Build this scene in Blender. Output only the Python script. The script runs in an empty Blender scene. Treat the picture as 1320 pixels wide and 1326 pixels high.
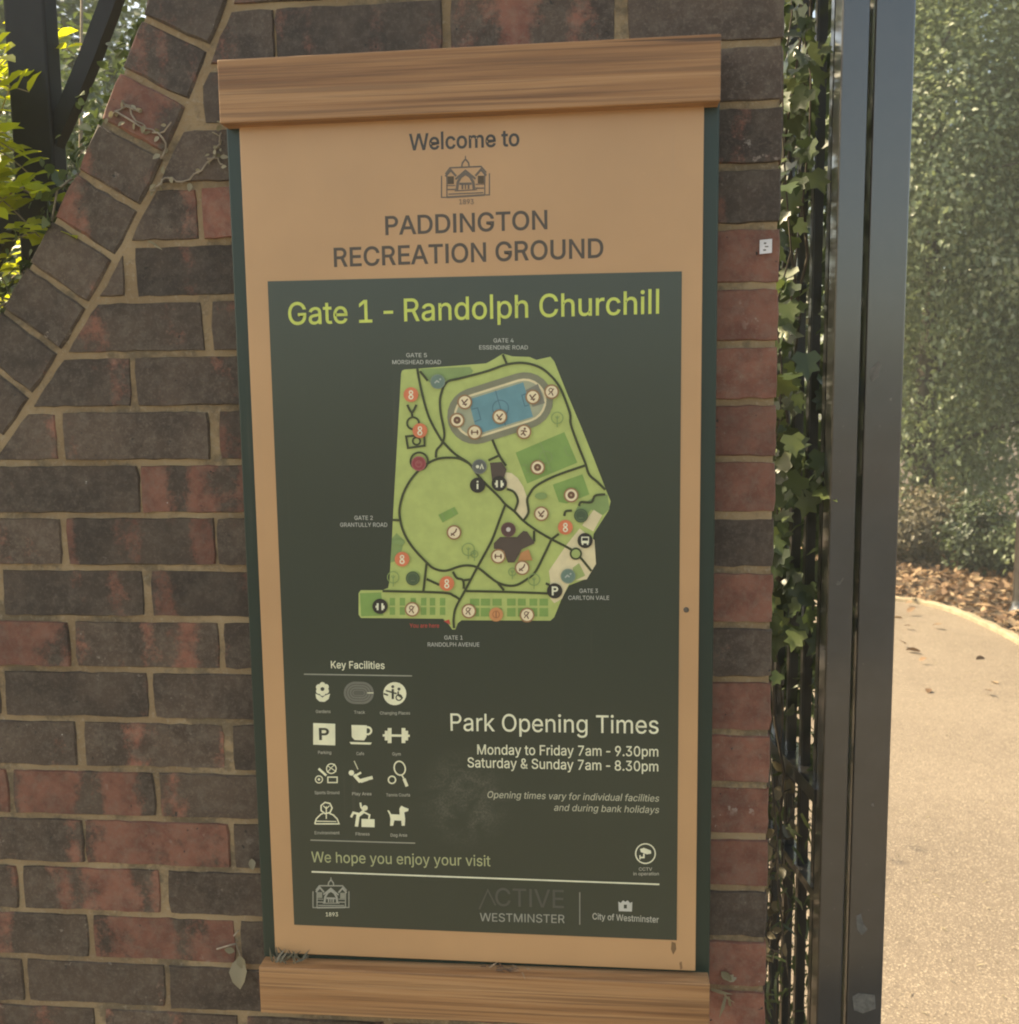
import bpy, bmesh, math, random
import numpy as np
from mathutils import Vector, Matrix
from mathutils.geometry import tessellate_polygon

sc = bpy.context.scene
COL = sc.collection
random.seed(7)
rng = np.random.default_rng(11)
R_ = math.radians

# ------------------------------------------------------------------ camera
F, PITCH, YAW, ROLL = 1300.0, 0.12141387, 0.09907121, -0.01306644
CAM = Vector((0.17813319, -1.30606863, 1.51642231))
_r = Vector((math.cos(YAW), math.sin(YAW), 0))
_w = Vector((-math.sin(YAW) * math.cos(PITCH), math.cos(YAW) * math.cos(PITCH), -math.sin(PITCH)))
_u = _r.cross(_w)
RIGHT = _r * math.cos(ROLL) + _u * math.sin(ROLL)
UP = -_r * math.sin(ROLL) + _u * math.cos(ROLL)
FWD = _w
cd = bpy.data.cameras.new('camera')
cam = bpy.data.objects.new('camera', cd); COL.objects.link(cam)
m3 = Matrix((RIGHT, UP, -FWD)).transposed()
cam.matrix_world = Matrix.Translation(CAM) @ m3.to_4x4()
cd.sensor_fit = 'VERTICAL'
cd.sensor_height = 24.0
cd.lens = 24.0 * F / 1326.0
cd.clip_start = 0.02
cd.clip_end = 600
cd.dof.use_dof = True
cd.dof.focus_distance = 1.36
cd.dof.aperture_fstop = 7.0
sc.camera = cam

# ------------------------------------------------------------------ sky, sun, exposure
SUN_DIR = Vector((-0.74, 0.26, 0.85)).normalized()      # towards the sun: behind the wall, to the left
SUN_EL = math.asin(SUN_DIR.z)
SUN_AZ = math.atan2(SUN_DIR.x, SUN_DIR.y)
w = bpy.data.worlds.new('World'); sc.world = w; w.use_nodes = True
nt = w.node_tree
bg = nt.nodes['Background']
sky = nt.nodes.new('ShaderNodeTexSky'); sky.sky_type = 'NISHITA'; sky.sun_disc = False
sky.sun_elevation = SUN_EL; sky.sun_rotation = SUN_AZ
sky.air_density = 1.0; sky.dust_density = 2.5; sky.ozone_density = 0.6
nt.links.new(sky.outputs[0], bg.inputs[0]); bg.inputs[1].default_value = 0.12
sd = bpy.data.lights.new('sun', 'SUN'); sd.energy = 3.5; sd.angle = R_(0.5); sd.color = (1.0, 0.89, 0.72)
sun = bpy.data.objects.new('sun', sd); COL.objects.link(sun)
sun.rotation_euler = SUN_DIR.to_track_quat('Z', 'Y').to_euler(); sun.location = (-6, 6, 9)
sc.view_settings.view_transform = 'Standard'; sc.view_settings.look = 'None'
sc.view_settings.use_white_balance = True; sc.view_settings.white_balance_temperature = 7900; sc.view_settings.white_balance_tint = 6
sc.view_settings.exposure = 1.52; sc.view_settings.gamma = 1.0
sc.cycles.filter_width = 2.0
sc.cycles.use_denoising = True
sc.cycles.max_bounces = 10
sc.cycles.transparent_max_bounces = 8

# ------------------------------------------------------------------ helpers
def tag(o, label=None, cat=None, group=None, kind=None):
    if label: o['label'] = label
    if cat: o['category'] = cat
    if group: o['group'] = group
    if kind: o['kind'] = kind
    return o

def empty(name, loc, label, cat, group=None):
    o = bpy.data.objects.new(name, None); COL.objects.link(o)
    o.location = loc; o.empty_display_size = 0.1
    return tag(o, label, cat, group)

def root_loc(p):
    v = Vector((0, 0, 0))
    while p is not None:
        v = v + p.location; p = p.parent
    return v

def link_mesh(name, me, mats, parent=None, smooth=False):
    """world-coordinate mesh -> one object (moved into its parent's space)"""
    for m in (mats if isinstance(mats, (list, tuple)) else [mats]):
        me.materials.append(m)
    o = bpy.data.objects.new(name, me); COL.objects.link(o)
    if parent is not None:
        L = root_loc(parent)
        me.transform(Matrix.Translation(-L)); o.parent = parent
    if smooth:
        me.polygons.foreach_set('use_smooth', [True] * len(me.polygons))
    me.update()
    return o

def bm_obj(name, bm, mats, parent=None, smooth=False):
    me = bpy.data.meshes.new(name)
    bmesh.ops.recalc_face_normals(bm, faces=bm.faces)
    bm.to_mesh(me); bm.free()
    return link_mesh(name, me, mats, parent, smooth)

def add_box(bm, x0, x1, y0, y1, z0, z1, bevel=0.0, seg=2):
    vs = [bm.verts.new(p) for p in ((x0, y0, z0), (x1, y0, z0), (x1, y1, z0), (x0, y1, z0), (x0, y0, z1), (x1, y0, z1), (x1, y1, z1), (x0, y1, z1))]
    fs = [bm.faces.new([vs[i] for i in f]) for f in ((0, 3, 2, 1), (4, 5, 6, 7), (0, 1, 5, 4), (1, 2, 6, 5), (2, 3, 7, 6), (3, 0, 4, 7))]
    if bevel:
        es = list({e for f in fs for e in f.edges})
        bmesh.ops.bevel(bm, geom=es, offset=bevel, segments=seg, profile=0.5, affect='EDGES')
    return vs

def add_tube(bm, pts, rad, n=8, cap=True):
    pts = [Vector(p) for p in pts]
    rads = rad if isinstance(rad, (list, tuple)) else [rad] * len(pts)
    rings = []
    for i, p in enumerate(pts):
        t = (pts[min(i + 1, len(pts) - 1)] - pts[max(i - 1, 0)]).normalized()
        a = t.orthogonal().normalized() if i == 0 else (prev - t * prev.dot(t)).normalized()
        prev = a; b = t.cross(a)
        rings.append([bm.verts.new(p + (a * math.cos(2 * math.pi * k / n) + b * math.sin(2 * math.pi * k / n)) * rads[i]) for k in range(n)])
    for A, B in zip(rings, rings[1:]):
        for k in range(n):
            bm.faces.new((A[k], A[(k + 1) % n], B[(k + 1) % n], B[k]))
    if cap:
        bm.faces.new(rings[0][::-1]); bm.faces.new(rings[-1])

def add_lathe(bm, cx, cy, prof, n=20):
    rings = [[bm.verts.new((cx + r * math.cos(2 * math.pi * k / n), cy + r * math.sin(2 * math.pi * k / n), z)) for k in range(n)] for r, z in prof]
    for A, B in zip(rings, rings[1:]):
        for k in range(n):
            bm.faces.new((A[k], A[(k + 1) % n], B[(k + 1) % n], B[k]))
    bm.faces.new(rings[0][::-1]); bm.faces.new(rings[-1])

# ------------------------------------------------------------------ node helpers
class N:
    def __init__(s, name):
        s.m = bpy.data.materials.new(name); s.m.use_nodes = True
        s.t = s.m.node_tree; s.p = s.t.nodes['Principled BSDF']; s.out = s.t.nodes['Material Output']
    def n(s, typ, **kw):
        nd = s.t.nodes.new(typ)
        for k, v in kw.items(): setattr(nd, k, v)
        return nd
    def l(s, a, b): s.t.links.new(a, b)
    def val(s, sock, v):
        if hasattr(v, 'is_linked') or hasattr(v, 'links'): s.l(v, sock)
        else: sock.default_value = v
    def coord(s, scale=(1, 1, 1), offset=None):
        tc = s.n('ShaderNodeTexCoord'); mp = s.n('ShaderNodeMapping'); s.l(tc.outputs['Object'], mp.inputs[0])
        mp.inputs['Scale'].default_value = scale
        if offset is not None: s.l(offset, mp.inputs['Location'])
        return mp.outputs[0]
    def noise(s, vec, scale, detail=4, rough=.55, dist=0):
        nd = s.n('ShaderNodeTexNoise'); s.l(vec, nd.inputs['Vector'])
        nd.inputs['Scale'].default_value = scale; nd.inputs['Detail'].default_value = detail
        nd.inputs['Roughness'].default_value = rough; nd.inputs['Distortion'].default_value = dist
        return nd.outputs[0]
    def ramp(s, fac, stops):
        nd = s.n('ShaderNodeValToRGB'); s.val(nd.inputs[0], fac)
        el = nd.color_ramp.elements
        while len(el) < len(stops): el.new(0.5)
        for e, (p, c) in zip(el, stops):
            e.position = p; e.color = (*c, 1) if len(c) == 3 else c
        return nd.outputs[0]
    def step(s, fac, a, b):
        nd = s.n('ShaderNodeMapRange', interpolation_type='SMOOTHSTEP'); s.val(nd.inputs[0], fac)
        nd.inputs[1].default_value = a; nd.inputs[2].default_value = b
        return nd.outputs[0]
    def mix(s, fac, a, b, blend='MIX'):
        nd = s.n('ShaderNodeMix', data_type='RGBA', blend_type=blend)
        s.val(nd.inputs[0], fac)
        for k, v in ((6, a), (7, b)):
            if isinstance(v, tuple): nd.inputs[k].default_value = (*v[:3], 1)
            else: s.l(v, nd.inputs[k])
        return nd.outputs[2]
    def math(s, op, a, b=0.0):
        nd = s.n('ShaderNodeMath', operation=op); s.val(nd.inputs[0], a); s.val(nd.inputs[1], b)
        return nd.outputs[0]
    def attr(s, name):
        nd = s.n('ShaderNodeAttribute', attribute_name=name); return nd
    def bump(s, h, strength, dist=.002, prev=None):
        nd = s.n('ShaderNodeBump'); s.l(h, nd.inputs['Height'])
        nd.inputs['Strength'].default_value = strength; nd.inputs['Distance'].default_value = dist
        if prev is not None: s.l(prev, nd.inputs['Normal'])
        return nd.outputs[0]
    def base(s, c):
        if isinstance(c, tuple): s.p.inputs['Base Color'].default_value = (*c, 1)
        else: s.l(c, s.p.inputs['Base Color'])
    def rough(s, r): s.val(s.p.inputs['Roughness'], r)
    def normal(s, nrm): s.l(nrm, s.p.inputs['Normal'])

M = {}
def simple(name, col, rough=.6, spec=.5, metal=0, var=.12, scale=30, bump=0):
    g = N(name); v = g.coord()
    n1 = g.noise(v, scale, 5)
    c = g.mix(g.step(n1, .3, .7), tuple(x * (1 - var) for x in col), tuple(min(1, x * (1 + var)) for x in col))
    g.base(c); g.rough(rough); g.p.inputs['Metallic'].default_value = metal
    g.p.inputs['Specular IOR Level'].default_value = spec
    if bump: g.normal(g.bump(n1, bump, .001))
    M[name] = g.m
    return g.m

# ---- brick
g = N('brick')
at = g.attr('tint')
sep = g.n('ShaderNodeSeparateColor'); g.l(at.outputs['Color'], sep.inputs[0])
seed = g.n('ShaderNodeCombineXYZ')
for k, mul in enumerate((37.0, 19.0, 53.0)):
    g.l(g.math('MULTIPLY', sep.outputs[2], mul), seed.inputs[k])
v = g.coord((1, 1, 1), seed.outputs[0])
vb = g.coord((9, 5, 1.6), seed.outputs[0])
band = g.noise(vb, 1.6, 2, .5)
blot = g.noise(v, 26, 4, .6)
fac = g.math('ADD', g.math('ADD', g.math('MULTIPLY', band, .75), g.math('MULTIPLY', blot, .3)), g.math('SUBTRACT', sep.outputs[0], .5))
red = g.step(g.math('ADD', fac, g.math('MULTIPLY', g.noise(v, 150, 4, .75), .22)), .68, .79)
dark = g.mix(g.step(g.noise(v, 11, 3), .35, .65), (.043, .026, .017), (.086, .055, .036))
redc = g.mix(g.step(blot, .35, .65), (.155, .053, .032), (.245, .095, .058))
c = g.mix(red, dark, redc)
c = g.mix(g.math('MULTIPLY', g.step(g.noise(v, 60, 5, .7), .42, .68), .5), c, g.mix(.5, c, (.22, .18, .13)))
pit = g.step(g.noise(v, 95, 3, .6), .69, .74)
c = g.mix(pit, c, (.022, .018, .015))
lime_zone = g.step(g.noise(v, 9, 2), .58, .72)
lime = g.math('MULTIPLY', g.step(g.noise(v, 75, 4, .65), .60, .68), lime_zone)
c = g.mix(g.math('MULTIPLY', g.step(g.noise(v, 210, 4, .8), .50, .66), .42), c, g.mix(.55, c, (.26, .20, .14)))
c = g.mix(g.math('MULTIPLY', lime, .55), c, (.50, .42, .34))
fleck = g.step(g.noise(v, 120, 2, .5), .80, .83)
c = g.mix(fleck, c, (.62, .58, .52))
br = g.n('ShaderNodeHueSaturation'); g.l(c, br.inputs['Color']); g.l(sep.outputs[1], br.inputs['Value'])
g.base(br.outputs[0])
g.rough(.62); g.p.inputs['Specular IOR Level'].default_value = .45
h = g.math('ADD', g.math('MULTIPLY', g.noise(v, 110, 8, .8), .9), g.math('MULTIPLY', g.noise(v, 14, 3), .7))
nb = g.bump(h, .75, .0035)
g.normal(g.bump(g.math('MULTIPLY', pit, -1.0), .6, .002, nb))
M['brick'] = g.m
# ---- mortar
g = N('mortar'); v = g.coord()
n1 = g.noise(v, 7, 4); n2 = g.noise(v, 130, 4, .7)
c = g.mix(g.step(n1, .35, .68), (.25, .165, .085), (.37, .26, .14))
c = g.mix(g.math('MULTIPLY', g.step(g.noise(v, 12, 5, .7), .48, .62), .75), c, (.12, .090, .055))
c = g.mix(g.math('MULTIPLY', g.step(n2, .5, .75), .4), c, (.46, .38, .27))
g.base(c); g.rough(.9)
g.normal(g.bump(g.math('ADD', n2, g.noise(v, 40, 4)), .7, .004)); M['mortar'] = g.m
# ---- oak beams
g = N('oak'); tc = g.coord((1.3, 9, 26)); warp = g.noise(tc, .9, 3, .5, .6)
vv = g.coord((.8, 20, 60))
gr = g.noise(vv, 1.0, 6, .62, .9); gr2 = g.noise(g.coord((2.5, 60, 230)), 1.0, 4, .6, .3)
c = g.ramp(g.math('ADD', g.math('MULTIPLY', gr, .7), g.math('MULTIPLY', warp, .32)),
           [(.36, (.21, .090, .032)), (.46, (.35, .168, .064)), (.55, (.43, .222, .092)), (.66, (.52, .30, .140))])
c = g.mix(g.math('MULTIPLY', g.step(gr2, .46, .64), .55), c, (.15, .072, .030))
crack = g.step(g.noise(g.coord((.9, 10, 75)), 1.0, 2, .4, .4), .71, .735)
c = g.mix(g.math('MULTIPLY', crack, .8), c, (.06, .03, .015))
g.base(c); g.rough(.52); g.normal(g.bump(g.math('SUBTRACT', gr2, crack), .35, .0015)); M['oak'] = g.m
# ---- sign faces
def board(name, col, rough, coat, var=.06, pale_patch=None):
    g = N(name); v = g.coord()
    c = g.mix(g.step(g.noise(v, 4, 4), .3, .7), tuple(x * (1 - var) for x in col), tuple(x * (1 + var) for x in col))
    scr = g.step(g.noise(g.coord((1, 1, 1)), 160, 2, .5), .74, .80)
    c = g.mix(g.math('MULTIPLY', scr, .25), c, tuple(min(1, x * 1.3 + .03) for x in col))
    rg = g.math('ADD', g.math('MULTIPLY', g.noise(v, 9, 5), .12), rough - .06)
    # dusty dried drips on the face
    drip = g.math('MULTIPLY', g.step(g.noise(g.coord((55, 1, 2.2)), 1, 3, .6), .60, .78), g.step(g.noise(v, 5, 3), .45, .7))
    c = g.mix(g.math('MULTIPLY', drip, .10), c, (.30, .26, .19))
    if pale_patch:  # paler gritty ellipse, broken up by noise
        rel = g.n('ShaderNodeVectorMath', operation='SUBTRACT'); g.l(v, rel.inputs[0]); rel.inputs[1].default_value = (pale_patch[0], 0, pale_patch[1])
        sc_ = g.n('ShaderNodeVectorMath', operation='MULTIPLY'); g.l(rel.outputs[0], sc_.inputs[0]); sc_.inputs[1].default_value = (1 / pale_patch[2], 0, 1 / pale_patch[3])
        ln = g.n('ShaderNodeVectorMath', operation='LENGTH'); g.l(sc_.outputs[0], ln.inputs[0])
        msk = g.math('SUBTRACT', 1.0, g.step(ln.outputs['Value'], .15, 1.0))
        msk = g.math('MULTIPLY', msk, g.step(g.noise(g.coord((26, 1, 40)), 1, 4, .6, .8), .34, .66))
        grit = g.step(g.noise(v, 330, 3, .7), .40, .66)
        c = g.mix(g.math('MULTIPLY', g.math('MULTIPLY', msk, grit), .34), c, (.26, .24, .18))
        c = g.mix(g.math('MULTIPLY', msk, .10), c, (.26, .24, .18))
    g.base(c); g.rough(rg)
    g.p.inputs['Coat Weight'].default_value = coat; g.p.inputs['Coat Roughness'].default_value = .22
    g.normal(g.bump(g.noise(v, 420, 2), .04, .0006)); M[name] = g.m
board('tan_panel', (.54, .305, .140), .42, .25)
board('poster_green', (.019, .031, .017), .32, .7, pale_patch=(-.018, .245, .075, .085))
board('frame_green', (.007, .024, .015), .38, .15)
# ---- black gloss paint
g = N('black_paint'); v = g.coord()
n1 = g.noise(v, 18, 5)
c = g.mix(g.step(n1, .35, .7), (.012, .011, .010), (.022, .020, .018))
c = g.mix(g.math('MULTIPLY', g.step(g.noise(v, 90, 3), .72, .76), .7), c, (.22, .20, .17))
g.base(c); g.rough(g.math('ADD', g.math('MULTIPLY', n1, .18), .26))
g.normal(g.bump(g.noise(g.coord((60, 60, 6)), 1, 4), .12, .0012)); g.p.inputs['Coat Weight'].default_value = 1.0; g.p.inputs['Coat Roughness'].default_value = .12; g.p.inputs['Coat IOR'].default_value = 1.7; g.p.inputs['Specular IOR Level'].default_value = .8; M['black_paint'] = g.m
simple('railing_paint', (.022, .020, .019), .62, .35)
simple('paint_scuff', (.17, .155, .13), .8, var=.3, scale=90)
simple('sticker_white', (.72, .68, .66), .5)
simple('steel', (.45, .43, .40), .35, metal=1)
simple('print_dark', (.030, .026, .022), .45)
simple('dead_leaf', (.42, .33, .20), .8, var=.45, scale=60)
simple('dry_stem', (.30, .24, .17), .9, var=.3, scale=60)
simple('petal_dry', (.55, .42, .33), .7, var=.25, scale=70)
simple('moss', (.16, .15, .055), .9, var=.5, scale=120)
simple('bark', (.085, .068, .050), .9, var=.4, scale=20, bump=.8)
simple('kerb_stone', (.36, .29, .19), .85, var=.2, scale=12, bump=.4)
simple('soil', (.10, .070, .045), .95, var=.4, scale=14, bump=.8)
# ---- path surface, street surface
def asphalt(name, a, b, chip):
    g = N(name); v = g.coord()
    big = g.noise(v, .9, 4); mid = g.noise(v, 14, 4); fine = g.noise(v, 170, 3, .7); vor = g.n('ShaderNodeTexVoronoi'); g.l(v, vor.inputs['Vector']); vor.inputs['Scale'].default_value = 120
    c = g.mix(g.step(g.math('ADD', g.math('MULTIPLY', big, .7), g.math('MULTIPLY', mid, .3)), .36, .62), a, b)
    c = g.mix(g.step(fine, .55, .64), c, chip)
    c = g.mix(g.math('MULTIPLY', g.step(g.noise(v, 60, 5, .8), .56, .66), .5), c, tuple(x * .6 for x in a))
    c = g.mix(g.math('MULTIPLY', g.step(g.noise(v, 95, 3), .62, .70), .6), c, tuple(x * .45 for x in a))
    g.base(c); g.rough(.75)
    g.normal(g.bump(g.math('ADD', fine, g.math('MULTIPLY', vor.outputs[0], .8)), .45, .004)); M[name] = g.m
asphalt('path_surface', (.178, .138, .100), (.23, .180, .130), (.44, .36, .26))
asphalt('street_surface', (.135, .112, .086), (.175, .148, .115), (.24, .21, .17))
asphalt('road_surface', (.050, .048, .045), (.070, .067, .062), (.14, .13, .12))

# ---- leaves
def leafmat(name, cols, trans=.45, rough=.42, tcol=None):
    g = N(name); at = g.attr('lv')
    c = g.ramp(at.outputs['Fac'], [(i / (len(cols) - 1), c) for i, c in enumerate(cols)])
    g.base(c); g.rough(rough)
    tr = g.n('ShaderNodeBsdfTranslucent')
    g.l(g.mix(.5, c, tcol, 'MIX') if tcol else c, tr.inputs['Color'])
    mx = g.n('ShaderNodeMixShader'); mx.inputs[0].default_value = trans
    g.l(g.p.outputs[0], mx.inputs[1]); g.l(tr.outputs[0], mx.inputs[2]); g.l(mx.outputs[0], g.out.inputs[0]); M[name] = g.m
leafmat('leaf_hedge', [(.10, .13, .07), (.21, .255, .14), (.36, .41, .23), (.64, .66, .46)], .42, .36, (.30, .38, .12))
leafmat('leaf_shrub', [(.040, .055, .030), (.07, .095, .048), (.12, .15, .07)], .3, .4, (.12, .17, .04))
leafmat('leaf_brown', [(.10, .09, .055), (.16, .14, .085), (.24, .20, .13)], .3, .5, (.2, .15, .06))
leafmat('leaf_ivy', [(.035, .055, .026), (.058, .085, .036), (.090, .125, .048), (.15, .18, .06)], .30, .34, (.20, .27, .06))
leafmat('leaf_bright', [(.30, .34, .022), (.45, .48, .028), (.62, .62, .040)], .55, .4, (.85, .88, .05))
leafmat('leaf_litter', [(.10, .055, .030), (.20, .115, .060), (.32, .20, .11), (.42, .30, .18)], .15, .75)
leafmat('leaf_dry', [(.22, .19, .10), (.34, .28, .16), (.46, .40, .27)], .3, .7)

TPL = {
    'diamond': ([(0, 0, 0), (.28, .45, .10), (0, 1, -.04), (-.28, .45, .10)], [(0, 1, 2), (0, 2, 3)]),
    'ovate': ([(0, 0, 0), (.20, .16, .05), (.30, .42, .09), (.20, .74, .06), (0, 1, -.06), (-.20, .74, .06), (-.30, .42, .09), (-.20, .16, .05), (0, .42, 0), (0, .74, -.02)],
              [(0, 1, 2, 8), (8, 2, 3, 9), (9, 3, 4), (0, 8, 6, 7), (8, 9, 5, 6), (9, 4, 5)]),
    'ivy': ([(0, 0, 0), (.30, -.10, .03), (.50, .18, .05), (.30, .36, .03), (.42, .62, .05), (.16, .66, .02), (0, 1.0, -.05), (-.16, .66, .02), (-.42, .62, .05), (-.30, .36, .03), (-.50, .18, .05), (-.30, -.10, .03), (0, .36, -.01)],
            [(0, 1, 2, 12), (12, 2, 3), (12, 3, 4, 5), (12, 5, 6), (12, 6, 7), (12, 7, 8, 9), (12, 9, 10), (12, 10, 11, 0)]),
    'strip': ([(-.06, 0, 0), (.06, 0, 0), (.08, .5, .10), (-.08, .5, .10), (.01, 1, -.05), (-.01, 1, -.05)], [(0, 1, 2, 3), (3, 2, 4, 5)]),
}
def norm(a): return a / np.maximum(np.linalg.norm(a, axis=1, keepdims=True), 1e-9)
def leaves(name, P, size, nrm, mat, tpl='diamond', parent=None, tip=None, lv=None):
    """P (n,3) leaf bases, nrm (n,3) wanted normals, tip (n,3) wanted tip directions"""
    n = len(P); T, Fs = TPL[tpl]; T = np.array(T); k = len(T)
    nrm = norm(nrm)
    if tip is None: tip = rng.normal(size=(n, 3))
    y = norm(tip - nrm * (tip * nrm).sum(1, keepdims=True)); x = np.cross(y, nrm)
    S = np.broadcast_to(np.asarray(size, float).reshape(-1, 1, 1), (n, 1, 1))
    V = P[:, None, :] + S * (T[None, :, :1] * x[:, None] + T[None, :, 1:2] * y[:, None] + T[None, :, 2:] * nrm[:, None])
    V = V.reshape(-1, 3)
    if lv is None: lv = rng.random(n)
    faces = []
    loops = []; starts = []; tot = []
    base = (np.arange(n) * k)
    L = np.concatenate([np.array(f) for f in Fs]); ln = np.array([len(f) for f in Fs])
    allL = (base[:, None] + L[None]).ravel(); alln = np.tile(ln, n)
    me = bpy.data.meshes.new(name)
    me.vertices.add(len(V)); me.vertices.foreach_set('co', V.ravel().astype(np.float32))
    me.loops.add(len(allL)); me.loops.foreach_set('vertex_index', allL.astype(np.int32))
    me.polygons.add(len(alln)); st = np.concatenate([[0], np.cumsum(alln)[:-1]])
    me.polygons.foreach_set('loop_start', st.astype(np.int32)); me.polygons.foreach_set('loop_total', alln.astype(np.int32))
    me.update(calc_edges=True); me.validate()
    a = me.attributes.new('lv', 'FLOAT', 'POINT'); a.data.foreach_set('value', np.repeat(lv, k).astype(np.float32))
    return link_mesh(name, me, M[mat], parent)
# ------------------------------------------------------------------ ground, path, kerb
YW = 0.045                      # front face of the bricks
def sheet(name, poly, z, mat, label=None):
    bm = bmesh.new()
    vs = [bm.verts.new((x, y, z)) for x, y in poly]
    f = bm.faces.new(vs)
    if f.normal.z < 0: f.normal_flip()
    bmesh.ops.triangulate(bm, faces=[f])
    o = bm_obj(name, bm, M[mat]); o['kind'] = 'structure'
    return o
sheet('ground', [(-40, -40), (40, -40), (40, 40), (-40, 40)], 0.0, 'soil')
sheet('pavement', [(-39, -3.6), (39, -3.6), (39, -.02), (-39, -.02)], 0.004, 'street_surface')
sheet('road', [(-39, -11), (39, -11), (39, -3.605), (-39, -3.605)], 0.002, 'road_surface')
EDGE = [(2.62, .2), (2.60, 2.0), (2.575, 3.6), (2.545, 4.6), (2.515, 5.03), (2.455, 5.41), (2.36, 5.66), (2.17, 5.84), (1.7, 5.98), (.9, 6.06), (-.6, 6.05), (-6, 5.7), (-14, 4.6)]
INNER = [(-14, 2.6), (-6, 3.8), (-1.2, 4.1), (-.1, 3.7), (.36, 2.8), (.45, 1.6), (.44, .27), (.44, -.015)]
def smooth_line(P, n=6):
    out = []
    for i in range(len(P) - 1):
        p0, p1, p2, p3 = [np.array(P[max(0, min(len(P) - 1, i + k))]) for k in (-1, 0, 1, 2)]
        for t in np.linspace(0, 1, n, endpoint=False):
            out.append(tuple(.5 * (2 * p1 + (p2 - p0) * t + (2 * p0 - 5 * p1 + 4 * p2 - p3) * t * t + (3 * p1 - p0 - 3 * p2 + p3) * t ** 3)))
    return out + [P[-1]]
EL = smooth_line([(2.62, -.015)] + EDGE); IL = smooth_line(INNER)
sheet('path', EL + IL, 0.008, 'path_surface')
bm = bmesh.new()                                  # low stone kerb along the path edge
prev = None
for i, (x, y) in enumerate(EL):
    a = np.array(EL[max(i - 1, 0)]); b = np.array(EL[min(i + 1, len(EL) - 1)]); t = (b - a) / np.linalg.norm(b - a); nrm = np.array((t[1], -t[0]))
    jit = .004 * math.sin(i * 1.7)
    cs = [(0.0, .002), (0.002, .030 + jit), (.010, .037 + jit), (.050, .037 + jit), (.058, .030 + jit), (.060, .002)]
    ring = [bm.verts.new((x + nrm[0] * d, y + nrm[1] * d, z)) for d, z in cs]
    if prev:
        for k in range(len(cs) - 1): bm.faces.new((prev[k], prev[k + 1], ring[k + 1], ring[k]))
    prev = ring
bm_obj('kerb', bm, M['kerb_stone'])['kind'] = 'structure'

# ------------------------------------------------------------------ brick wall with its ramped rowlock coping
XE, ZTOP, THICK = 0.398, 2.552, 0.22
CX, CZ, RIN, ROUT = -2.518, 3.0055, 2.409, 2.303
wall = empty('brick_wall', (-1.2, YW + THICK / 2, 0), 'dark brick wall with ochre joints and a curved coping of bricks on edge', 'wall')
bm = bmesh.new()
cl = bm.loops.layers.float_color.new('tint')
def brick(poly, frame, tint, depth=.010, inset=.0016):
    """poly: outline in wall coordinates (s,z); frame maps (s, z, d) to the world, d = depth behind the brick face"""
    P = [np.array(p, float) for p in poly]
    c = sum(P) / len(P)
    ring = []
    for i, p in enumerate(P):
        q = P[(i + 1) % len(P)]; L = np.linalg.norm(q - p); m = max(1, int(L / .016))
        for k in range(m):
            e = p + (q - p) * k / m
            amp = .0006 if k else .0006
            if k == 0:
                e = e + (c - e) / np.linalg.norm(c - e) * rng.uniform(.0006, .0022)
            ring.append(e + rng.normal(size=2) * amp)
    df = rng.normal() * .0009; tx, tz = rng.normal(size=2) * .006
    def D(e, base): return base + df + (e[0] - c[0]) * tx + (e[1] - c[1]) * tz
    back = [bm.verts.new(frame(e[0], e[1], depth)) for e in ring]
    edge = [bm.verts.new(frame(e[0], e[1], D(e, .0024) + abs(rng.normal()) * .0006)) for e in ring]
    fr = []
    for e in ring:
        d = c - e; e2 = e + d / np.linalg.norm(d) * inset * rng.uniform(.7, 1.5)
        fr.append(bm.verts.new(frame(e2[0], e2[1], D(e2, 0.0))))
    n = len(ring); F_ = []
    for A, B in ((back, edge), (edge, fr)):
        for i in range(n):
            F_.append(bm.faces.new((A[i], A[(i + 1) % n], B[(i + 1) % n], B[i])))
    F_.append(bm.faces.new(fr))
    for f in F_:
        for lp in f.loops: lp[cl] = (*tint, 1)
def clip(poly, inside, cut):
    out = []
    for i, p in enumerate(poly):
        q = poly[(i + 1) % len(poly)]
        a, b = inside(p), inside(q)
        if a: out.append(p)
        if a != b: out.append(cut(p, q))
    return out
def clip_circle(poly, R):
    dense = []
    for i, p in enumerate(poly):
        q = poly[(i + 1) % len(poly)]
        for k in range(4): dense.append((p[0] + (q[0] - p[0]) * k / 4, p[1] + (q[1] - p[1]) * k / 4))
    d = lambda p: math.hypot(p[0] - CX, p[1] - CZ) - R
    def cut(p, q):
        a, b = 0.0, 1.0
        fa = d(p)
        for _ in range(24):
            m = (a + b) / 2; pm = (p[0] + (q[0] - p[0]) * m, p[1] + (q[1] - p[1]) * m)
            if (d(pm) > 0) == (fa > 0): a = m
            else: b = m
        return pm
    return clip(dense, lambda p: d(p) > 0, cut)
front = lambda s, z, d: (s, YW + d, z)
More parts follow.
